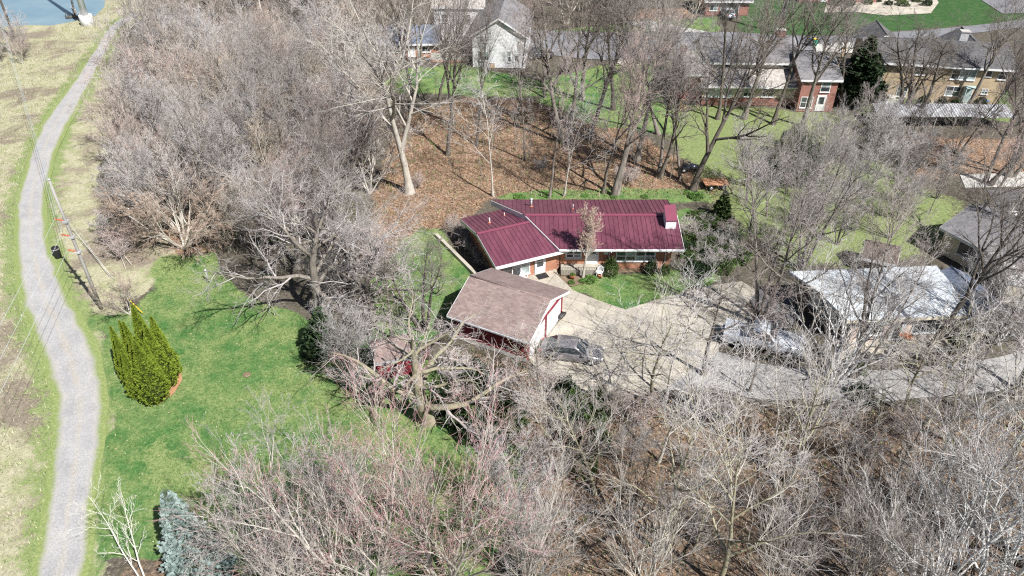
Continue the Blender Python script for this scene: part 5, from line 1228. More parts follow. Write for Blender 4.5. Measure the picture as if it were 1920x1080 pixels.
for (x, y) in scatter(WOOD, 2.75, 3):
    a = g_.choice(['thick_a', 'thick_b', 'thick_c', 'thick_d', 'thick_e', 'thick_d'])
    tree(a, (x, y), g_.uniform(4.6, 10.4), KIND[a] + ' bare thicket tree ' + wood_place(x, y), 'thicket trees beside the gravel path', g_.random() * 6.28, (g_.gauss(0, .06), g_.gauss(0, .06)), g_.uniform(.95, 1.3))
mass([(-27.66, 61.02), (-32.03, 76.98), (-31.91, 92.43), (-23.58, 92.43), (-16.29, 73.09), (-18.44, 61.02)], 6.5, 4, ['thick_e', 'tall_c', 'fork_b'], (11, 14), 'tree standing above the thicket beside the gravel path', 'taller trees above the thicket')
mass([(-60.09, 120.94), (-59.52, 135.88), (-45.76, 144.54), (-25.07, 139.24), (-10.58, 113.22), (-14.74, 99.96), (-25.60, 110.82), (-40.11, 116.98), (-54.28, 121.49)], 5.2, 5, ['tall_a', 'tall_c', 'thick_d', 'fork_a', 'thick_c'], (9, 14), 'tree in the far wood left of the white house', 'trees of the far wood')
mass([(-13.47, 88.98), (-4.16, 92.43), (5.35, 88.15), (13.47, 78.34), (17.35, 72.47), (6.86, 71.26), (-1.72, 71.86), (-9.31, 73.09), (-13.30, 76.98)], 3.9, 6, ['pole_a', 'pole_a', 'slim_b', 'pole_a'], (5, 10), 'sapling on the leaf litter behind the maroon-roofed house', 'saplings on the leaf litter', (.8, 1.1))
mass([(-9.08, 129.56), (3.78, 135.88), (22.91, 137.55), (35.19, 132.66), (29.84, 124.28), (12.43, 126.00), (-5.29, 124.85)], 7.5, 7, ['tall_a', 'tall_c', 'thick_d'], (9, 14), 'tree beyond the road behind the white house', 'trees beyond the road')
mass([(22.53, 61.02), (25.29, 71.86), (33.50, 79.74), (41.10, 76.98), (44.36, 68.34), (40.90, 61.99), (34.26, 59.59), (26.50, 57.31)], 3.1, 8, ['vase_grey', 'thick_b', 'slim_a', 'thick_e', 'thick_b'], (4.5, 8.5), 'tree in the thicket above the white membrane roof', 'thicket above the white roof')
mass([(39.30, 85.73), (45.88, 82.66), (52.11, 79.74), (45.98, 71.86), (40.41, 78.34)], 4.6, 9, ['thick_b', 'thick_a', 'vase_pale'], (4.5, 7.5), 'tree below the metal-roofed shelter', 'trees below the shelter')
mass([(19.66, 37.83), (27.98, 37.83), (35.98, 38.63), (35.39, 33.64), (28.24, 30.57), (20.46, 31.41), (14.86, 33.64), (12.70, 37.05)], 4.0, 10, ['open_a', 'ghost', 'open_b', 'slim_b'], (6, 11), 'bare tree on the leafy bank under the lane', 'small trees on the leafy bank', (1, 1.3))
mass([(1.49, 37.05), (6.73, 37.05), (8.19, 31.41), (3.79, 27.05), (1.31, 28.95)], 4.4, 11, ['thick_b', 'thick_a', 'slim_b'], (3.5, 6), 'bare tree in the brush right of the huge oak', 'small trees in the brush', (1, 1.3))
mass([(-16.53, 27.42), (-11.77, 28.95), (-5.80, 28.17), (1.27, 27.42), (2.98, 23.93), (-13.20, 22.04)], 3.2, 12, ['vase_grey', 'thick_b', 'thick_a'], (5, 9), 'bare tree in the clump along the bottom edge', 'trees along the bottom edge')
mass([(7.19, 28.95), (17.65, 28.95), (21.33, 26.68), (18.82, 23.28), (7.06, 23.28)], 4.2, 13, ['slim_b', 'vase_grey', 'ghost'], (6, 9), 'bare tree at the bottom of the leafy slope', 'low trees at the slope foot')
mass([(35.32, 50.76), (42.57, 50.76), (40.78, 45.15), (34.28, 43.87)], 3.2, 14, ['thick_b', 'vase_pale', 'slim_b'], (4, 8), 'tree around the blue-grey roof', 'trees around the blue-grey roof')
mass([(-79.63, 114.45), (-75.36, 115.71), (-70.79, 108.51), (-73.49, 106.26)], 3.0, 15, ['thick_a', 'thick_b'], (4, 7), 'brushy tree at the left edge by the pond', 'trees by the pond')
mass([(-21.74, 50.76), (-18.50, 45.15), (-14.87, 43.87), (-10.37, 41.44), (-10.09, 45.15), (-15.40, 50.76)], 4.6, 16, ['thick_b', 'slim_b'], (4, 6.5), 'bare tree under the spreading oak', 'small trees under the oak')
mass([(6.47, 38.25), (13.10, 39.06), (20.50, 38.09), (28.10, 38.09), (37.20, 39.45), (36.39, 37.31), (27.32, 36.28), (12.60, 36.54), (6.67, 36.54)], 4.0, 50, ['open_a', 'open_b', 'slim_b', 'open_a'], (6.5, 10.5), 'tree standing in the row along the lower edge of the lane', 'trees along the lane', (1.1, 1.5))
mass([(21.86, 45.15), (24.89, 44.19), (25.76, 42.03), (21.84, 42.39)], 4.5, 51, ['open_a', 'open_b'], (7, 10), 'tree between the pickup and the white-roofed house', 'trees right of the pickup', (1, 1.2))
mass([(34.17, 44.50), (41.10, 46.48), (40.00, 44.50), (34.21, 42.88)], 2.6, 52, ['open_b', 'vase_pale', 'open_a'], (7, 11), 'tree above the lane at the right edge', 'trees above the lane', (1, 1.3))
mass([(-12.88, 42.03), (-10.37, 41.44), (-7.69, 38.90), (-10.67, 38.36)], 4.2, 54, ['thick_b', 'slim_a', 'thick_e'], (6, 9), 'tree left of the huge oak', 'trees left of the huge oak', (1, 1.3))
mass([(-6.14, 62.49), (-5.21, 62.49), (-1.68, 55.57), (-2.62, 54.73)], 1.0, 17, ['bush', 'bush_pink'], (1.2, 2.0), 'twiggy shrub between the kerb and the wing wall', 'shrubs beside the wing', (1, 1.4), 'bare_shrub', 'shrub')
mass([(-39.00, 62.99), (-39.45, 67.22), (-43.06, 73.09), (-43.69, 71.86), (-40.31, 62.99), (-36.05, 55.57), (-35.21, 58.21)], 1.9, 18, ['bush_pink', 'bush'], (1.5, 3.0), 'brushy shrub at the verge below the thicket', 'shrubs on the verge', (1, 1.4), 'bare_shrub', 'shrub')
mass([(15.53, 61.99), (19.81, 65.06), (21.82, 58.21), (17.90, 53.91), (14.75, 54.73)], 2.0, 19, ['bush', 'bush_pink'], (1.2, 2.4), 'bare shrub on the front lawn right of the house', 'shrubs on the front lawn', (1, 1.5), 'bare_shrub', 'shrub')
mass([(14.69, 37.57), (31.38, 37.05), (32.06, 31.41), (17.17, 27.42), (4.45, 27.42), (3.31, 36.03)], 3.8, 20, ['bush', 'bush_pink'], (1.4, 3.2), 'bare bush on the leafy slope', 'bushes on the leafy slope', (1, 1.5), 'bare_shrub', 'shrub')
mass([(-8.15, 73.09), (2.42, 76.98), (13.80, 71.86), (-4.38, 67.22), (-10.47, 62.99), (-13.15, 67.22)], 9.0, 21, ['bush', 'bush_pink'], (1.0, 2.2), 'bare bush on the leaf litter behind the house', 'bushes on the leaf litter', (1, 1.5), 'bare_shrub', 'shrub')
mass([(-15.38, 55.57), (-11.90, 58.21), (-10.87, 50.76), (-14.08, 48.56)], 2.2, 22, ['bush', 'bush_pink'], (1.4, 2.8), 'bare bush between the oak and the side lawn', 'bushes by the side lawn', (1, 1.4), 'bare_shrub', 'shrub')
mass([(-13.57, 41.44), (-7.85, 40.29), (-4.02, 42.03), (0.00, 40.29), (-1.52, 38.09), (-9.79, 37.57)], 2.4, 23, ['bush', 'bush_pink'], (1.2, 2.6), 'bare bush around the foot of the huge oak', 'bushes around the huge oak', (1, 1.5), 'bare_shrub', 'shrub')
print('trees', tree_count[0])

# ------------------------------------------------------------------ evergreen foliage
def leaf_mat(name, c1, c2, per=.12, scale=1.6):
    m, n, l, b = mat_base(name, 0.75, 0, 0.2)
    f = noise(n, l, tex_coord(n, l), scale, 5, .7)
    c = ramp(n, l, f, [(0.3, c1), (0.7, c2)])
    oi = n.new('ShaderNodeObjectInfo'); k = math_n(n, l, 'MULTIPLY_ADD', oi.outputs['Random'], 2 * per, 1 - per)
    hs = n.new('ShaderNodeHueSaturation'); l.new(c, hs.inputs['Color']); l.new(k, hs.inputs['Value'])
    l.new(hs.outputs[0], b.inputs['Base Color'])
    return m
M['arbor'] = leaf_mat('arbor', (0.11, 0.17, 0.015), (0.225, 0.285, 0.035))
M['arbor_gap_shade'] = leaf_mat('arbor_gap_shade', (0.022, 0.034, 0.008), (0.045, 0.06, 0.013))  # darker copy of the foliage green, paints shade into the gaps
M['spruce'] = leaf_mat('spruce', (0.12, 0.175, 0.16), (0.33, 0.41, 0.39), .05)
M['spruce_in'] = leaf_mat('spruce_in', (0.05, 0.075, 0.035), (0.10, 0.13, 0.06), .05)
M['pine'] = leaf_mat('pine', (0.020, 0.038, 0.018), (0.050, 0.080, 0.034))
M['yew'] = leaf_mat('yew', (0.040, 0.070, 0.020), (0.095, 0.140, 0.045))
M['weed'] = leaf_mat('weed', (0.06, 0.15, 0.03), (0.14, 0.25, 0.06))
def quads_at(P_, D, size, g, flat=.5):
    """small leaf faces at points P_, tilted about direction D"""
    n = len(P_); r = g.normal(0, 1, (n, 3)); u = unit(np.cross(D, r)); w = unit(D + flat * g.normal(0, 1, (n, 3)))
    s = size * (.6 + .8 * g.random((n, 1)))
    V = np.stack([P_ - u * s * .5, P_ + u * s * .5, P_ + u * s * .35 + w * s, P_ - u * s * .35 + w * s], 1).reshape(-1, 3)
    return V, np.arange(n * 4).reshape(n, 4)
def obj_np(name, V, Qd, mat, parent):
    m = np_mesh(name, V, Qd, smooth=False); m.materials.append(mat)
    o = bpy.data.objects.new(name, m); C.objects.link(o); o.parent = parent; return o
def arbor_mesh(seed, h, r, n):
    g = np.random.default_rng(seed); t = g.random(n) ** .75; a = g.random(n) * 6.283
    prof = lambda t: np.where(t < .15, .80 + 1.3 * t, np.clip(1.0 - (t - .15) * 1.165, 0.02, 1) ** .95)
    lump = 1 + .10 * np.sin(a * 5 + t * 17 + seed) + .08 * np.sin(a * 9 - t * 31)
    kp = np.sin(a * 6 + t * 19 + seed) + np.sin(a * 11 - t * 37 + 2 * seed) + .8 * np.sin(a * 3 + t * 53) + 1.6 * g.random(n) > -.3
    t, a, lump = t[kp], a[kp], lump[kp]; n = len(t)
    rr = r * prof(t) * lump * (.88 + .20 * g.random(n))
    P_ = np.stack([np.cos(a) * rr, np.sin(a) * rr, .06 + t * h], 1)
    D = np.stack([np.cos(a) * .55, np.sin(a) * .55, np.full(n, .8)], 1)
    V, Q_ = quads_at(P_, D, .10, g, .45)
    core = []; 
    m = np_mesh('foliage', V, Q_, smooth=False); m.materials.append(M['arbor'])
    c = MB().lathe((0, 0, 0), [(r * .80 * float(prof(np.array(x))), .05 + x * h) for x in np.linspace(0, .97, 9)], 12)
    return m, c.mesh('shaded_inner_foliage', M['arbor_gap_shade'])
arb = [arbor_mesh(3, 7.0, 1.0, 11000), arbor_mesh(4, 7.0, .85, 10000), arbor_mesh(5, 7.0, 1.15, 12000)]
def arborvitae(x, y, h, k, wd, label):
    o = thing('arborvitae', label, 'arborvitae', (x, y, 0), 'arborvitae clump on the lawn')
    for nm, me in zip(('foliage', 'shaded_inner_foliage'), arb[k]):
        c = bpy.data.objects.new(nm, me); C.objects.link(c); c.parent = o
        c.scale = (wd, wd, h / 7.0); c.rotation_euler = (0, 0, random.random() * 6.28)
        if nm == 'foliage': c['kind'] = 'stuff'
    t = bpy.data.objects.new('trunk', MB().tube([(0, 0, -.1), (0, 0, h * .6)], [.12, .05], 7).mesh('trunk', M['bark_grey'])); C.objects.link(t); t.parent = o
AV = [((-25.57, 38.74), 5.8, 2, .95, 'broadest arborvitae at the front of the clump'), ((-26.89, 39.06), 4.6, 1, .8, 'arborvitae at the front left of the clump beside its shadow'),
      ((-25.38, 40.17), 6.0, 0, .95, 'arborvitae on the right flank of the clump above the mulch'), ((-26.79, 40.17), 4.9, 1, .85, 'arborvitae behind the broad front one'),
      ((-27.73, 40.17), 5.0, 1, .75, 'slim arborvitae on the left flank of the clump'), ((-28.45, 41.15), 5.0, 0, .7, 'leftmost arborvitae of the clump'),
      ((-26.45, 41.32), 6.9, 2, .85, 'tallest arborvitae at the back of the clump'), ((-25.37, 41.21), 5.9, 0, .85, 'arborvitae at the back right of the clump'),
      ((-27.61, 41.44), 5.2, 1, .75, 'slender arborvitae in the middle back of the clump'), ((-28.25, 42.03), 4.8, 1, .65, 'small arborvitae at the back left of the clump'), ((-25.42, 39.45), 5.0, 1, .8, 'arborvitae between the broad front one and the right flank')]
for (p, h, k, wd, lb) in AV: arborvitae(p[0], p[1], h * .93, k, wd * .92, lb)
tag(MB().sheet([(-26.44, 38.52), (-25.12, 38.25), (-24.51, 39.28), (-24.41, 40.74), (-25.22, 42.33), (-26.16, 42.03), (-27.13, 41.44), (-27.55, 40.01)], .012).build('mulch_bed', M['mulch']), kind='structure')

def spruce(x, y, h, r, label, mat_o, mat_i, whorls=22, per=13, dens=26, size=.16, droop=.28, name='spruce_tree', seed=1, cat='tree', clear=.04):
    """tiered conifer: trunk, boughs carrying short needle sprays, paler outside"""
    g = np.random.default_rng(seed); o = thing(name, label, cat, (x, y, 0))
    MB().tube([(x, y, -.1), (x, y, h * .97)], [r * .075, .02], 8).build('trunk', M['bark_dark'], o)
    P_, D, inner = [], [], []; B = MB()
    for w in range(whorls):
        t = (w + .5) / whorls; z = h * (clear + (1 - clear) * t * .97); rad = r * (1 - t) ** .85 * (.85 + .3 * g.random()) + .12
        for k in range(per):
            a = 6.283 * (k + g.random()) / per + w; L = rad * (.75 + .4 * g.random())
            n = int(dens * (.35 + L / r)); s = g.random(n) ** .6
            side = g.normal(0, .16, n) * L * (1.1 - .5 * s)
            px = np.cos(a) * s * L - np.sin(a) * side; py = np.sin(a) * s * L + np.cos(a) * side
            pz = z - droop * L * s ** 1.4 + .10 * L * s ** 3 + g.normal(0, .05, n)
            P_.append(np.stack([px, py, pz], 1)); D.append(np.stack([np.full(n, np.cos(a)) + g.normal(0, .4, n), np.full(n, np.sin(a)) + g.normal(0, .4, n), g.normal(.15, .25, n)], 1)); inner.append(s)
            if k % 2 == 0: B.tube([(x, y, z), (x + np.cos(a) * L * .9, y + np.sin(a) * L * .9, z - droop * L * .75)], [.035, .01], 4, cap=False)
    P_ = np.concatenate(P_); D = unit(np.concatenate(D)); inner = np.concatenate(inner)
    B.build('boughs', M['bark_dark'], o, 'stuff')
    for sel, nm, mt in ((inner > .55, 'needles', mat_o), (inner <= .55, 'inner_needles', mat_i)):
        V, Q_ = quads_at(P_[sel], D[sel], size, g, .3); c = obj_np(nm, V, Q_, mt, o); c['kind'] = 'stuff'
    return o
SP = (-17.50, 24.42)
spruce(SP[0], SP[1], 7.7, 1.65, 'blue spruce at the bottom edge beside the white sapling', M['spruce'], M['spruce_in'], 26, 15, 34, .15, .32, seed=2)
p_ = (44.66, 93.14); spruce(p_[0], p_[1], 9.0, 3.0, 'dark evergreen between the split-level and tan brick houses', M['pine'], M['pine'], 18, 12, 34, .30, .2, 'pine_tree', 3, clear=.22)
p_ = (46.47, 94.22); spruce(p_[0], p_[1], 6.5, 2.2, 'smaller dark evergreen against the tan brick house', M['pine'], M['pine'], 14, 11, 28, .28, .2, 'pine_tree', 4, clear=.2)
p_ = (20.80, 64.22); spruce(p_[0], p_[1], 3.0, .9, 'small dark conifer right of the maroon-roofed house', M['yew'], M['pine'], 14, 9, 18, .16, .2, 'conifer_shrub', 5, 'shrub', .03)
p_ = (-14.35, 43.74); spruce(p_[0], p_[1], 4.4, 2.1, 'dark yew at the lawn edge under the spreading oak', M['pine'], M['pine'], 14, 11, 22, .2, .12, 'yew_shrub', 6, 'shrub', .02)
def blob_mesh(seed, n, size, mat, up=.5):
    g = np.random.default_rng(seed); v = unit(g.normal(0, 1, (n, 3))); v[:, 2] = np.abs(v[:, 2]) ** .8
    rr = (.55 + .45 * g.random(n) ** .4) * (1 + .16 * np.sin(5 * v[:, 0] + 7 * v[:, 1] + seed) + .12 * np.sin(9 * v[:, 2] + 4 * v[:, 0]))
    V, Q_ = quads_at(v * rr[:, None], unit(v + np.array([0, 0, up])), size, g, .6)
    m = np_mesh('foliage', V, Q_, smooth=False); m.materials.append(mat); return m
BL_ = {'yew': blob_mesh(1, 1500, .11, M['yew']), 'dark': blob_mesh(2, 1300, .12, M['pine']), 'weed': blob_mesh(3, 500, .16, M['weed'], 1.0), 'olive': blob_mesh(4, 1100, .12, M['yew'], .2)}
stem_mesh = MB().tube([(0, 0, -.1), (0, 0, .7)], [.06, .03], 6).tube([(0, 0, .1), (.3, .1, .6)], [.04, .02], 5).tube([(0, 0, .1), (-.25, -.15, .6)], [.04, .02], 5).mesh('stem', M['bark_dark'])
def shrub(kind, xy, r, h, label, group=None, name='evergreen_shrub', cat='shrub', z=0):
    o = thing(name, label, cat, (xy[0], xy[1], z), group); rz = random.random() * 6.28
    for nm, me in (('foliage', BL_[kind]), ('stem', stem_mesh)):
        c = bpy.data.objects.new(nm, me); C.objects.link(c); c.parent = o; c.scale = (r, r, h); c.rotation_euler = (0, 0, rz)
        if nm == 'foliage': c['kind'] = 'stuff'
    return o
shrub('yew', (8.75, 54.35), .62, 1.5, 'clipped round evergreen between the white chair and the wide window')
shrub('dark', (12.3, 54.6), .5, 1.2, 'brown-green shrub under the right end of the wide window'); shrub('olive', (13.6, 54.5), .45, .8, 'low shrub at the right front corner of the brick house')
shrub('weed', (6.9, 53.4), .55, .4, 'bright green perennial clump in the porch bed'); shrub('weed', (6.2, 53.2), .32, .3, 'small green tuft by the foot of the ornamental tree'); shrub('weed', (5.2, 53.0), .3, .26, 'small green tuft at the curve of the walk')
shrub('weed', (5.3, 53.65), .22, .3, 'green plant growing in the terracotta pot', z=.34)
shrub('weed', (19.13, 68.34), .7, .5, 'green daffodil clump behind the right end of the maroon roof'); shrub('dark', (1.04, 44.50), .25, .35, 'tiny dark shrub at the garage corner')
g_ = random.Random(8)
for (x, y) in scatter([(15.80, 57.31), (18.21, 65.06), (20.27, 63.50), (21.82, 58.21), (19.03, 54.73), (15.67, 54.56)], 1.25, 31):
    shrub(g_.choice(['yew', 'olive', 'dark']), (x, y), g_.uniform(.6, 1.2), g_.uniform(.4, .9), 'spreading evergreen groundcover shrub right of the brick house', 'groundcover shrubs right of the house')
for (x, y) in scatter([(3.84, 38.90), (6.32, 38.63), (6.11, 34.57), (4.43, 31.41), (3.23, 34.57)], 1.3, 32):
    shrub(g_.choice(['yew', 'dark', 'olive']), (x, y), g_.uniform(.7, 1.1), g_.uniform(.9, 1.9), 'dark green juniper in the brush below the grey car', 'junipers below the car')
for (x, y) in scatter([(-5.32, 40.57), (-3.19, 41.44), (-0.77, 39.45), (0.73, 35.54), (-1.41, 33.18), (-4.01, 35.54)], 1.15, 37):  # dark shrubs added in place of deeply shaded lawn and juniper
    shrub(g_.choice(['yew', 'dark', 'dark']), (x, y), g_.uniform(.8, 1.3), g_.uniform(.9, 1.9), 'dark green low shrub filling in for shaded lawn and juniper right of the huge oak', 'dark shrubs for shaded lawn right of the huge oak')
for (x, y) in scatter([(27.93, 73.09), (32.69, 81.18), (34.61, 75.65), (30.30, 69.48)], 1.8, 33):
    shrub('yew', (x, y), g_.uniform(.8, 1.3), g_.uniform(1.6, 3.2), 'ivy-green shrub on the yellow lawn below the split-level house', 'green shrubs on the yellow lawn')
for i, q in enumerate(((53.27, 92.43), (55.30, 91.72), (57.07, 91.37), (60.25, 91.55))): shrub('dark', q, .8, 1.3, ('round', 'wide', 'low', 'last')[i] + ' dark shrub in the row before the tan house patio', 'shrubs before the patio')
for (x, y) in scatter([(22.35, 103.04), (24.27, 102.00), (23.05, 97.03), (20.98, 97.60)], 1.6, 34): shrub('dark', (x, y), 1.0, 1.2, 'dark hedge shrub left of the red deck', 'hedge shrubs by the deck')
for (x, y) in scatter([(57.85, 139.24), (65.83, 139.93), (74.90, 138.56), (77.92, 146.38), (61.60, 147.13)], 2.4, 35): shrub(g_.choice(['dark', 'olive']), (x, y), g_.uniform(.7, 1.2), g_.uniform(.6, 1.1), 'garden shrub in the pale bed at the top edge', 'shrubs in the pale bed')
for (x, y) in scatter([(-1.11, 68.79), (12.97, 69.95), (20.76, 69.48), (20.47, 68.11), (-1.10, 67.89)], 2.6, 36): shrub('weed', (x, y), g_.uniform(.3, .7), g_.uniform(.12, .22), 'green weed clump along the back of the maroon-roofed house', 'weed clumps behind the house')
shrub('dark', (25.17, 38.90), 1.0, .8, 'dark juniper at the edge of the terrace by the lane'); shrub('yew', (25.76, 42.03), .9, .6, 'green shrub below the terrace of the white-roofed house')

# ------------------------------------------------------------------ utility poles and wires
def post_insulator(o, x, y, z, dx, dy):
    F = Fr((x, y), math.atan2(dy, dx))
    a = MB().tube([F.p(.12, 0, z - .12), F.p(.75, 0, z + .06)], [.05, .04], 6)
    for k in range(5): c = F.p(.22 + k * .11, 0, z - .09 + k * .032); a.lathe(c, [(.045, -.03), (.085, -.01), (.085, .01), (.045, .03)], 8, True, 'x', F.ang)
    return a.build('insulator', M['orange_poly'], o)
px, py = (-34.28, 49.42)
up1 = thing('utility_pole', 'tall weathered wooden utility pole with orange insulators beside the gravel path', 'utility pole', (px, py, 0))
MB().tube([(px, py, -.3), (px, py, 4), (px, py, 8), (px, py, 12.0)], [.15, .135, .115, .09], 12).build('pole_shaft', M['weathered_wood'], up1)
MB().lathe((px, py, 12.0), [(.13, 0), (.14, .03), (.06, .1)], 10).build('pole_cap', M['galv'], up1)
INS = [8.6, 7.2, 5.8]
for z in INS:
    post_insulator(up1, px, py, z, -.75, -.05)
    MB().box(Fr((px, py), 0), -.2, .2, -.2, .2, z - .25, z - .1).build('bracket', M['galv'], up1)
for z in (3.2, 4.6, 9.3): MB().tube([(px - .2, py - .1, z), (px + .2, py + .1, z)], .03, 6).build('step_bolt', M['iron'], up1)
bx_, by_ = (-79.11, 119.60)
up2 = thing('utility_pole', 'brown wooden utility pole among brush at the pond edge', 'utility pole', (bx_, by_, 0))
MB().tube([(bx_, by_, -.3), (bx_ - .1, by_, 12.5)], [.2, .13], 10).build('pole_shaft', M['bark_dark'], up2)
for z in (11.5, 10.1, 8.7): post_insulator(up2, bx_, by_, z, -.75, -.05)
cx_, cy_ = -24.5, 3.0
up3 = thing('utility_pole', 'wooden utility pole beyond the bottom left corner carrying the path wires', 'utility pole', (cx_, cy_, 0))
MB().tube([(cx_, cy_, -.3), (cx_, cy_, 12)], [.2, .13], 10).build('pole_shaft', M['weathered_wood'], up3)
for z in INS: post_insulator(up3, cx_, cy_, z + 1.2, -.75, -.05)
def wire(a, b, sag, label, r=.012, n=26):
    m = MB(); pts = [(a[0] + (b[0] - a[0]) * t, a[1] + (b[1] - a[1]) * t, a[2] + (b[2] - a[2]) * t - sag * 4 * t * (1 - t)) for t in np.linspace(0, 1, n)]
    m.tube(pts, r, 4, smooth=False); return tag(m.build('power_line', M['steel']), label, 'cable', 'power lines along the path')
for k, z in enumerate(INS):
    w = ('top', 'middle', 'lowest')[k]
    wire((px - .75, py - .05, z + .06), (cx_ - .75, cy_, z + 1.26), .8, w + ' power line from the insulator pole towards the bottom left')
    wire((px - .75, py - .05, z + .06), (bx_ - .75, by_, 11.56 - 1.4 * k), 2.2, w + ' power line from the insulator pole to the pond pole')
sx_, sy_ = (-71.38, 127.76)
stl = thing('steel_pole', 'pale steel transmission pole on a white concrete footing by the pond', 'pole', (sx_, sy_, 0))
MB().tube([(sx_, sy_, .6), (sx_, sy_, 12), (sx_, sy_, 26)], [.55, .45, .3], 12).build('shaft', M['steel'], stl)
MB().lathe((sx_, sy_, -.4), [(1.05, 0), (1.05, 1.9), (1.0, 2.0)], 16).build('footing', M['white_paint'], stl)
pm = (41.03, 93.14); pp = thing('utility_pole', 'tan wooden pole standing before the tan brick house', 'utility pole', (pm[0], pm[1], 0))
MB().tube([(pm[0], pm[1], -.2), (pm[0] + .6, pm[1], 8.2)], [.16, .11], 10).build('pole_shaft', M['tan_pole'], pp)
MB().box(Fr(pm, 0), .25, .95, -.06, .06, 7.3, 7.45).build('cross_arm', M['tan_pole'], pp)
pq = (43.73, 123.15); pp2 = thing('utility_pole', 'thick grey utility pole across the street at the top edge', 'utility pole', (pq[0], pq[1], 0))
MB().tube([(pq[0], pq[1], -.2), (pq[0] + .2, pq[1], 13)], [.30, .22], 10).build('pole_shaft', M['weathered_wood'], pp2)
MB().tube([(pq[0] - .33, pq[1], 0), (pq[0] - .2, pq[1], 11)], .06, 6).build('conduit', M['galv'], pp2)

# ------------------------------------------------------------------ vehicles
def wheel(F, s, t, r, w, parent, side):
    c = F.p(s, t, r); a = F.ang + math.pi / 2
    o = MB().lathe(c, [(r * .62, -w / 2), (r * .93, -w / 2), (r, -w * .3), (r, w * .3), (r * .93, w / 2), (r * .62, w / 2)], 18, True, 'x', a).build('wheel', M['rubber'], parent)
    MB().lathe(F.p(s, t + side * w * .32, r), [(r * .63, -.03), (r * .62, .02), (r * .3, .05), (r * .1, .055)], 14, True, 'x', a if side > 0 else a + math.pi).build('rim', M['galv'], o)
def loft(F, sections, m=None):
    """sections: (s, [(t, z), ...]) closed rings joined along s"""
    m = m or MB(); n = len(sections[0][1]); vs = [F.p(s, t, z) for s, ring in sections for t, z in ring]; fs = []
    for i in range(len(sections) - 1):
        for k in range(n): fs.append((i * n + k, i * n + (k + 1) % n, (i + 1) * n + (k + 1) % n, (i + 1) * n + k))
    fs.append(tuple(range(n - 1, -1, -1))); fs.append(tuple((len(sections) - 1) * n + k for k in range(n)))
    m.add(vs, fs, True); return m
def ring(w, zb, zt, c=.1, tuck=.06):
    return [(-w + tuck, zb), (-w, zb + .18), (-w, zt - c), (-w + c, zt), (w - c, zt), (w, zt - c), (w, zb + .18), (w - tuck, zb)]
def glass_quad(F, pts, parent, name='window', mat='glass'):
    """thin solid pane from four (s, t, z) corners"""
    a = [Vector(F.p(*p)) for p in pts]; nrm = (a[1] - a[0]).cross(a[2] - a[0]).normalized() * .012
    return MB().hexa([tuple(p) for p in a], [tuple(p + nrm) for p in a]).build(name, M[mat], parent)
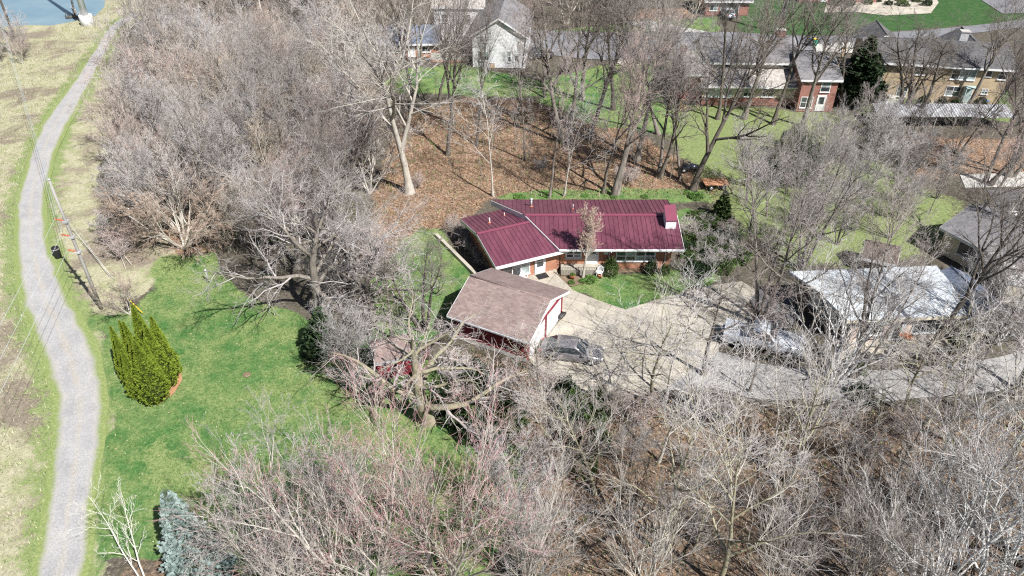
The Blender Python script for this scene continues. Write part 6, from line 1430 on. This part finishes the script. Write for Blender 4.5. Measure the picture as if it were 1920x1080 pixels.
def car(xy, ang, label, paint, L=4.7, W=.9, H=1.45, truck=False, group=None):
    o = thing('pickup_truck' if truck else 'parked_car', label, 'truck' if truck else 'car', (xy[0], xy[1], .03), group); F = Fr(xy, ang); z = .03
    r = .39 if truck else .33
    if not truck:
        body = [(-L / 2, ring(W * .86, .38 + z, .80 + z, .12)), (-L / 2 + .25, ring(W * .97, .26 + z, .92 + z, .12)), (-L * .22, ring(W, .22 + z, .95 + z, .1)), (L * .12, ring(W, .22 + z, .94 + z, .1)), (L * .30, ring(W * .99, .22 + z, .88 + z, .14)), (L / 2 - .22, ring(W * .95, .26 + z, .76 + z, .16)), (L / 2, ring(W * .80, .36 + z, .62 + z, .12))]
        loft(F, body).build('body', M[paint], o)
        cab = [(-L * .40, .90, .92), (-L * .24, .90, H - .03), (-L * .02, .90, H), (L * .07, .90, H - .06), (L * .24, .90, .90)]
        wr = W * .74
        sec = [(s, [(-W * .93, z0 + z), (-(W * .93 if abs(z1 - z0) < .1 else wr), z1 + z), ((W * .93 if abs(z1 - z0) < .1 else wr), z1 + z), (W * .93, z0 + z)]) for s, z0, z1 in cab]
        loft(F, sec).build('cabin', M[paint], o)
        e = .015
        glass_quad(F, [(L * .235, -W * .84, .95 + z + e), (L * .235, W * .84, .95 + z + e), (L * .085, wr * .93, H - .08 + z + e), (L * .085, -wr * .93, H - .08 + z + e)], o, 'windscreen')
        glass_quad(F, [(-L * .39, W * .84, .97 + z + e), (-L * .39, -W * .84, .97 + z + e), (-L * .25, -wr * .93, H - .07 + z + e), (-L * .25, wr * .93, H - .07 + z + e)], o, 'rear_window')
        for sd in (-1, 1):
            for (a0, a1, b0, b1) in ((-L * .32, -L * .10, -L * .235, -L * .10), (-L * .09, L * .18, -L * .09, L * .065)):
                q = [(a0, sd * (W * .93 + .012), .96 + z), (a1, sd * (W * .93 + .012), .96 + z), (b1, sd * (wr + .03), H - .10 + z), (b0, sd * (wr + .03), H - .10 + z)]
                glass_quad(F, q if sd < 0 else q[::-1], o, 'side_window')
        ax = (-L * .29, L * .31)
    else:
        loft(F, [(L / 2, ring(W * .90, .45 + z, .98 + z, .12)), (L / 2 - .2, ring(W, .38 + z, 1.12 + z, .1)), (L * .25, ring(W, .36 + z, 1.2 + z, .1)), (L * .14, ring(W, .36 + z, 1.22 + z, .08)), (-L * .16, ring(W, .36 + z, 1.22 + z, .06))][::-1]).build('body', M[paint], o)
        wr = W * .80; cab = [(-L * .16, 1.15, 1.25), (-L * .145, 1.15, H - .04), (L * .0, 1.15, H), (L * .05, 1.15, H - .04), (L * .15, 1.15, 1.22)]
        loft(F, [(s, [(-W * .95, z0 + z), (-(W * .95 if z1 < 1.3 else wr), z1 + z), ((W * .95 if z1 < 1.3 else wr), z1 + z), (W * .95, z0 + z)]) for s, z0, z1 in cab]).build('cab', M[paint], o)
        b = MB(); s0, s1 = -L / 2, -L * .165
        b.box(F, s0, s1, -W, W, .42 + z, .62 + z); b.box(F, s0, s1, -W, -W + .12, .625 + z, 1.18 + z); b.box(F, s0, s1, W - .12, W, .625 + z, 1.18 + z); b.box(F, s0, s0 + .1, -W + .125, W - .125, .625 + z, 1.18 + z)
        b.build('bed', M[paint], o)
        MB().box(F, s0 + .12, s1 - .02, -W + .14, W - .14, .63 + z, .66 + z).build('bed_liner', M['galv'], o)
        MB().box(F, s0 - .16, s0 - .01, -W * .95, W * .95, .42 + z, .6 + z).build('rear_bumper', M['galv'], o); MB().box(F, L / 2 + .005, L / 2 + .12, -W * .88, W * .88, .42 + z, .62 + z).build('front_bumper', M['galv'], o)
        e = .015
        glass_quad(F, [(L * .147, -W * .86, 1.25 + z + e), (L * .147, W * .86, 1.25 + z + e), (L * .055, wr * .93, H - .07 + z + e), (L * .055, -wr * .93, H - .07 + z + e)], o, 'windscreen')
        glass_quad(F, [(-L * .158 - e, W * .8, 1.32 + z), (-L * .158 - e, -W * .8, 1.32 + z), (-L * .148 - e, -wr * .9, H - .1 + z), (-L * .148 - e, wr * .9, H - .1 + z)], o, 'rear_window')
        for sd in (-1, 1):
            for (a0, a1, b0, b1) in ((-L * .145, -L * .02, -L * .14, -L * .02), (-L * .01, L * .12, -L * .01, L * .045)):
                q = [(a0, sd * (W * .95 + .012), 1.28 + z), (a1, sd * (W * .95 + .012), 1.28 + z), (b1, sd * (wr + .03), H - .12 + z), (b0, sd * (wr + .03), H - .12 + z)]
                glass_quad(F, q if sd < 0 else q[::-1], o, 'side_window')
        MB().box(F, L / 2 + .004, L / 2 + .03, -W * .55, W * .55, .70 + z, .95 + z).build('grille', M['black'], o)
        ax = (-L * .30, L * .33)
    for s in ax:
        for sd in (-1, 1): wheel(F, s, sd * (W - .10), r, .22, o, sd)
    for sd in (-1, 1):
        MB().box(F, L / 2 - .10, L / 2 + .01, sd * W * .72 - .12, sd * W * .72 + .12, (.62 if not truck else .78) - .04 + z, (.66 if not truck else .95) + z).build('headlight', M['white_plastic'], o)
        MB().box(F, -L / 2 - .015, -L / 2 + .06, sd * W * .74 - .1, sd * W * .74 + .1, .70 + z, .84 + z).build('tail_light', M['red_plastic'], o)
        MB().box(F, (L * .17 if not truck else L * .12), (L * .21 if not truck else L * .15), sd * (W + .06) - .07, sd * (W + .06) + .07, (.95 if not truck else 1.25) + z, (1.06 if not truck else 1.45) + z).build('mirror', M[paint], o)
    return o
car((19.54, 44.63), math.atan2(-2.0, 5.6), 'silver pickup truck parked beside the lane before the carport court', 'silver_paint', 6.0, 1.0, 1.92, True)
car((4.59, 43.37), math.atan2(-.9, 4.5), 'grey sedan parked on the drive below the garage', 'grey_paint', 4.8, .9, 1.45)
car((37.16, 132.35), R(95), 'pale blue car parked before the brown house at the top edge', 'silver_paint', 4.5, .88, 1.45)
car((4.01, 111.30), R(8), 'dark car on the street right of the white house', 'dark_paint', 4.6, .9, 1.45)
# cream box van at the right
vq = (42.19, 51.06); vF = Fr(vq, R(68)); van = thing('box_trailer', 'cream box trailer standing beside the grey shingle roof', 'trailer', (vq[0], vq[1], 0))
MB().box(vF, -2.2, 2.2, -1.0, 1.0, .55, 2.5).build('body', M['cream_paint'], van)
MB().box(vF, -2.25, 2.25, -1.04, 1.04, 2.505, 2.6).build('roof', M['white_paint'], van)
for s in (-.5, .5):
    for sd in (-1, 1): wheel(vF, s, sd * .95, .34, .2, van, sd)
MB().tube([vF.p(2.2, 0, .6), vF.p(3.2, 0, .5)], .05, 6).build('tow_bar', M['iron'], van)
door(vF, -1.0, -.6, .2, .7, 2.3, van, frame_mat='galv')
# lawn tractor and cart by the dark leaning tree
tq = (19.51, 74.10); tF = Fr(tq, R(-10)); tr = thing('garden_tractor', 'dark garden tractor parked under the dark leaning tree', 'tractor', (tq[0], tq[1], 0))
loft(tF, [(-.9, ring(.42, .35, .75)), (-.1, ring(.42, .32, .72)), (.1, ring(.32, .4, .95)), (.95, ring(.28, .42, .85))]).build('body', M['dark_paint'], tr)
MB().box(tF, -.75, -.3, -.22, .22, .76, .86).box(tF, -.82, -.74, -.22, .22, .86, 1.2).build('seat', M['black'], tr)
MB().tube([tF.p(.1, 0, .9), tF.p(-.12, 0, 1.12)], .03, 6).lathe(tF.p(-.12, 0, 1.12), [(.17, 0), (.18, .02), (.15, .03)], 12).build('steering_wheel', M['black'], tr)
for (s, sd, r) in ((-.6, -1, .32), (-.6, 1, .32), (.7, -1, .22), (.7, 1, .22)): wheel(tF, s, sd * .45, r, .2, tr, sd)
cq = (21.58, 70.66); cF = Fr(cq, R(5)); cart = thing('brush_pile_cart', 'rusty flat cart right of the dark leaning tree', 'cart', (cq[0], cq[1], 0))
for i in range(5): MB().box(cF, -1.3, 1.3, -.8 + i * .33, -.49 + i * .33, .55, .6).build('plank', M['mulch'], cart)
for s in (-.7, .7):
    for sd in (-1, 1): wheel(cF, s, sd * .85, .28, .14, cart, sd)
# ------------------------------------------------------------------ small things
bq = (-41.62, 57.13); bF = Fr(bq, R(25)); tb = thing('litter_bin', 'black litter bin with pale rim beside the gravel path', 'bin', (bq[0], bq[1], 0))
MB().lathe((bq[0], bq[1], 0), [(.26, 0), (.30, .1), (.34, .85), (.34, .9)], 14).build('bin_body', M['black'], tb)
MB().lathe((bq[0], bq[1], .9), [(.37, 0), (.37, .05), (.33, .06), (.31, .02)], 14).build('rim', M['weathered_wood'], tb)
MB().lathe((bq[0], bq[1], .95), [(.33, 0), (.30, .12), (.14, .2)], 14).build('lid', M['black'], tb)
yq = (-30.52, 48.70); yg = thing('guy_wire', 'yellow guy-wire marker slanting beside the small round shrub', 'guy wire', (yq[0], yq[1], 0))
MB().tube([(yq[0], yq[1], .05), (yq[0] - .9, yq[1] + .25, 1.3)], .05, 6).build('marker', M['yellow'], yg)
MB().tube([(yq[0] - .9, yq[1] + .25, 1.3), (px + .12, py, 8.4)], .01, 4).build('cable', M['steel'], yg)
hq = (-26.59, 53.26); hy = thing('garden_post', 'short grey post at the thicket edge', 'post', (hq[0], hq[1], 0))
MB().tube([(hq[0], hq[1], 0), (hq[0], hq[1], 1.3)], .08, 8).build('shaft', M['galv'], hy)
for (q, r, lb) in (((-19.80, 41.32), .24, 'round iron cover set in the middle of the lawn'), ((-6.80, 31.84), .34, 'pale round cover showing under the red-tipped trees')):
    c_ = thing('manhole_cover', lb, 'cover', (q[0], q[1], 0)); MB().lathe((q[0], q[1], -.03), [(r, 0), (r, .05), (r * .9, .06)], 16).build('lid', M['soil'], c_); MB().lathe((q[0], q[1], -.03), [(r * 1.18, 0), (r * 1.18, .045), (r * 1.02, .05)], 16).build('ring', M['soil'], c_)
wq = (-36.42, 59.68); tag(MB().lathe((wq[0], wq[1], 0), [(.05, 0), (.17, .08), (.2, .2), (.15, .34), (.04, .4)], 10).build('bucket_lid', M['white_plastic']), 'white round tub lying in the brush below the thicket', 'tub')
# wheelie bins and hoop by the street
for (q, mt, lb) in (((47.29, 116.72), 'green_plastic', 'green wheeled bin at the street end of the drive'), ((22.21, 123.71), 'green_plastic', 'green bin across the street before the brown house'), ((46.46, 116.72), 'dark_paint', 'dark wheeled bin left of the green one')):
    w = thing('wheeled_bin', lb, 'bin', (q[0], q[1], 0)); F = Fr(q, 0)
    MB().prism([F.p(-.28, -.3, 0)[:2], F.p(.28, -.3, 0)[:2], F.p(.28, .3, 0)[:2], F.p(-.28, .3, 0)[:2]], .1, 1.05).build('bin_body', M[mt], w)
    MB().box(F, -.32, .32, -.34, .36, 1.055, 1.12).build('lid', M['yellow'] if mt == 'green_plastic' and q[0] > 40 else M[mt], w)
    for s in (-.22, .22): MB().lathe(F.p(s, .28, .12), [(.1, -.04), (.12, -.03), (.12, .03), (.1, .04)], 10, True, 'x', 0).build('wheel', M['rubber'], w)
hq = (50.51, 115.20); hp = thing('basketball_hoop', 'basketball hoop on a curved dark post by the street apron', 'hoop', (hq[0], hq[1], 0))
MB().tube([(hq[0], hq[1], 0), (hq[0] + .3, hq[1], 2.2), (hq[0] + 1.0, hq[1], 3.2)], .09, 8).build('post', M['iron'], hp)
MB().box(Fr((hq[0] + 1.0, hq[1]), R(60)), -.6, .6, -.03, .03, 2.9, 3.7).build('backboard', M['green_plastic'], hp)
rm_ = MB(); cxy = (hq[0] + 1.35, hq[1] - .2)
rm_.tube([(cxy[0] + .24 * math.cos(a), cxy[1] + .24 * math.sin(a), 3.05) for a in np.linspace(0, 6.283, 15)], .025, 6, cap=False); rm_.build('rim', M['orange_poly'], hp)
# logs by the pond
for (a, b, r, lb) in (((-77.61, 132.66), (-75.32, 133.30), .28, 'dark dead log lying in the pond shallows'), ((-78.61, 137.88), (-75.85, 132.66), .2, 'dead snag rising from the pond beside the log')):
    h = 1.6 if r < .25 else .1; m = MB(); m.tube([(a[0], a[1], -.4 + h), ((a[0] + b[0]) / 2, (a[1] + b[1]) / 2, -.2), (b[0], b[1], -.35)], [r * .6, r, r * .8], 8)
    lg = thing('dead_log', lb, 'log', (b[0], b[1], -.4)); m.build('log_stem', M['bark_dark'], lg)
    for k in range(5):
        t = k / 5; x, y = a[0] + (b[0] - a[0]) * t, a[1] + (b[1] - a[1]) * t
        MB().tube([(x, y, -.2 + h * (1 - t)), (x + random.uniform(-.8, .8), y + random.uniform(-.5, .5), .5 + h * (1 - t))], [.08, .03], 5).build('branch_stub', M['bark_dark'], lg)
# fallen poles on the verge
for i, (a, b) in enumerate((((-35.13, 53.66), (-42.72, 61.99)), ((-35.64, 54.07), (-40.95, 59.87)), ((-34.62, 55.15), (-39.31, 62.49)), ((-34.29, 55.74), (-39.43, 61.02)))):
    lg = thing('fallen_sapling', ('longest', 'second', 'short', 'thin')[i] + ' dead sapling stem leaning on the verge right of the utility pole', 'branch', (a[0], a[1], 0), 'fallen stems on the verge')
    MB().tube([(a[0], a[1], .05), ((a[0] * 2 + b[0]) / 3, (a[1] * 2 + b[1]) / 3, .5), (b[0], b[1], 1.3 + .4 * (i == 0))], [.028, .022, .01], 6).build('stem', M['bark_tan'], lg)
    for k in range(4):
        t = .4 + k * .15; x, y, z = a[0] + (b[0] - a[0]) * t, a[1] + (b[1] - a[1]) * t, .2 + 1.0 * t
        MB().tube([(x, y, z), (x + random.uniform(-1, .6), y + random.uniform(0, 1.2), z + random.uniform(.1, .6))], [.025, .008], 4).build('side_branch', M['bark_tan'], lg)
# terrace clutter of the white-roofed house
def table_set(q, label):
    t = thing('patio_table', label, 'table', (q[0], q[1], 0)); MB().lathe((q[0], q[1], .7), [(.55, 0), (.56, .03), (.5, .05)], 16).build('table_top', M['terracotta'], t)
    for k in range(4): a = k * 1.571 + .4; MB().tube([(q[0] + .4 * math.cos(a), q[1] + .4 * math.sin(a), .02), (q[0] + .3 * math.cos(a), q[1] + .3 * math.sin(a), .7)], .025, 5).build('leg', M['iron'], t)
table_set((30.78, 45.15), 'round reddish patio table before the white-roofed house')
for i, q in enumerate(((27.28, 43.37), (28.28, 43.12), (29.22, 43.62))):
    t = thing('old_tyre', ('first', 'second', 'third')[i] + ' old black tyre lying beyond the terrace edge', 'tyre', (q[0], q[1], 0), 'tyres by the terrace')
    rr = .36; MB().lathe((q[0], q[1], .02), [(rr * .55, 0), (rr, .02), (rr * 1.04, .1), (rr, .2), (rr * .55, .22), (rr * .5, .12)], 16).build('tread', M['rubber'], t)
shrub('olive', (35.32, 45.15), .9, .7, 'brown-green shrub at the right end of the terrace')
# firewood rounds beside the garage door
fq = (4.01, 47.85); fw = thing('wheelbarrow', 'dark wheelbarrow against the far corner of the garage', 'wheelbarrow', (fq[0], fq[1], 0)); F = Fr(fq, R(60))
loft(F, [(-.35, [(-.2, .35), (-.32, .62), (.32, .62), (.2, .35)]), (.4, [(-.16, .3), (-.3, .6), (.3, .6), (.16, .3)])]).build('tray', M['iron'], fw)
for sd in (-1, 1): MB().tube([F.p(-.9, sd * .25, .6), F.p(-.2, sd * .2, .35), F.p(.6, sd * .06, .2)], .02, 5).build('handle', M['wood'], fw)
MB().lathe(F.p(.62, 0, .2), [(.14, -.05), (.2, -.04), (.2, .04), (.14, .05)], 14, True, 'x', F.ang + math.pi / 2).build('wheel', M['rubber'], fw)

# ------------------------------------------------------------------ what nobody could count
def strew(name, polys, n, size, mats, seed, label, cat, lift=.03, upright=False, keep=None):
    g = np.random.default_rng(seed); out = []
    areas = []
    for p in polys: xs = [q[0] for q in p]; ys = [q[1] for q in p]; areas.append((max(xs) - min(xs)) * (max(ys) - min(ys)))
    for p, a in zip(polys, areas):
        k = int(n * a / sum(areas)); xs = [q[0] for q in p]; ys = [q[1] for q in p]
        X = g.uniform(max(min(xs), -75), min(max(xs), 80), k); Y = g.uniform(max(min(ys), 18), min(max(ys), 140), k)
        ok = sd_poly(X, Y, p) > .1
        if keep is not None: ok &= keep(X, Y)
        out.append(np.stack([X[ok], Y[ok]], 1))
    XY = np.concatenate(out); k = len(XY); s = size * (.5 + g.random((k, 1)))
    a = g.random(k) * 6.283; u = np.stack([np.cos(a), np.sin(a), g.normal(0, .25, k)], 1); w = np.stack([-np.sin(a), np.cos(a), g.normal(0, .25, k)], 1)
    P_ = np.concatenate([XY, np.full((k, 1), lift) - .045 * g.random((k, 1))], 1)
    if upright:
        tip = P_ + np.stack([g.normal(0, .35, k), g.normal(0, .35, k), np.ones(k)], 1) * s * 1.6
        V = np.stack([P_ - u * s * .16, P_ + u * s * .16, tip], 1).reshape(-1, 3); m = np_mesh(name, V, None, np.arange(k * 3).reshape(k, 3), smooth=False)
    else:
        V = np.stack([P_ - u * s * .5, P_ - w * s * .32, P_ + u * s * .5, P_ + w * s * .32], 1).reshape(-1, 3); m = np_mesh(name, V, np.arange(k * 4).reshape(k, 4), smooth=False)
    for mt in mats: m.materials.append(mt)
    m.polygons.foreach_set('material_index', g.integers(0, len(mats), k).astype(np.int32))
    o = bpy.data.objects.new(name, m); C.objects.link(o); return tag(o, label, cat, kind='stuff')
M['leaf_a'] = mottled('leaf_a', (0.30, 0.16, 0.09), (0.42, 0.25, 0.15), 1.0, .9, 0); M['leaf_b'] = mottled('leaf_b', (0.42, 0.30, 0.20), (0.56, 0.44, 0.32), 1.0, .9, 0); M['leaf_c'] = mottled('leaf_c', (0.14, 0.08, 0.05), (0.22, 0.13, 0.085), 1.0, .9, 0)
M['straw_a'] = mottled('straw_a', (0.42, 0.39, 0.26), (0.58, 0.54, 0.40), .6, .9, 0); M['straw_b'] = mottled('straw_b', (0.26, 0.22, 0.16), (0.38, 0.33, 0.25), .6, .9, 0); M['blade'] = mottled('blade', (0.10, 0.17, 0.05), (0.20, 0.26, 0.09), .6, .9, 0)
strew('fallen_leaves', [LITTER[0], LITTER[2], LITTER[1], LITTER[3]], 48000, .10, [M['leaf_a'], M['leaf_b'], M['leaf_c']], 41, 'brown fallen leaves covering the wood floor and slope', 'leaves')
strew('drive_leaves', [DRIVE], 900, .09, [M['leaf_a'], M['leaf_c']], 46, 'stray leaves blown over the concrete drive', 'leaves', .085)
strew('lawn_leaves', LAWN[:3], 2200, .10, [M['leaf_b'], M['straw_a']], 42, 'scattered pale leaves blown across the lawns', 'leaves', .02)
strew('dry_grass', [FIELD, VERGE], 110000, .13, [M['straw_a'], M['straw_a'], M['straw_b'], M['blade']], 43, 'pale dry grass of the field and verge beside the path', 'grass', .0, True, lambda X, Y: (sd_poly(X, Y, PATH_L + PATH_R[::-1]) < -.2) & (sd_poly(X, Y, POND) < -1.5))
strew('lawn_grass', LAWN[:3], 90000, .085, [M['blade'], M['weed'], M['weed']], 44, 'short green grass blades of the lawns', 'grass', .0, True)
strew('undergrowth', [WOOD, LITTER[2], LITTER[0]], 60000, .20, [M['straw_b'], M['leaf_c'], M['straw_b'], M['blade']], 45, 'dead stems and low brush of the wood floor', 'undergrowth', .0, True)
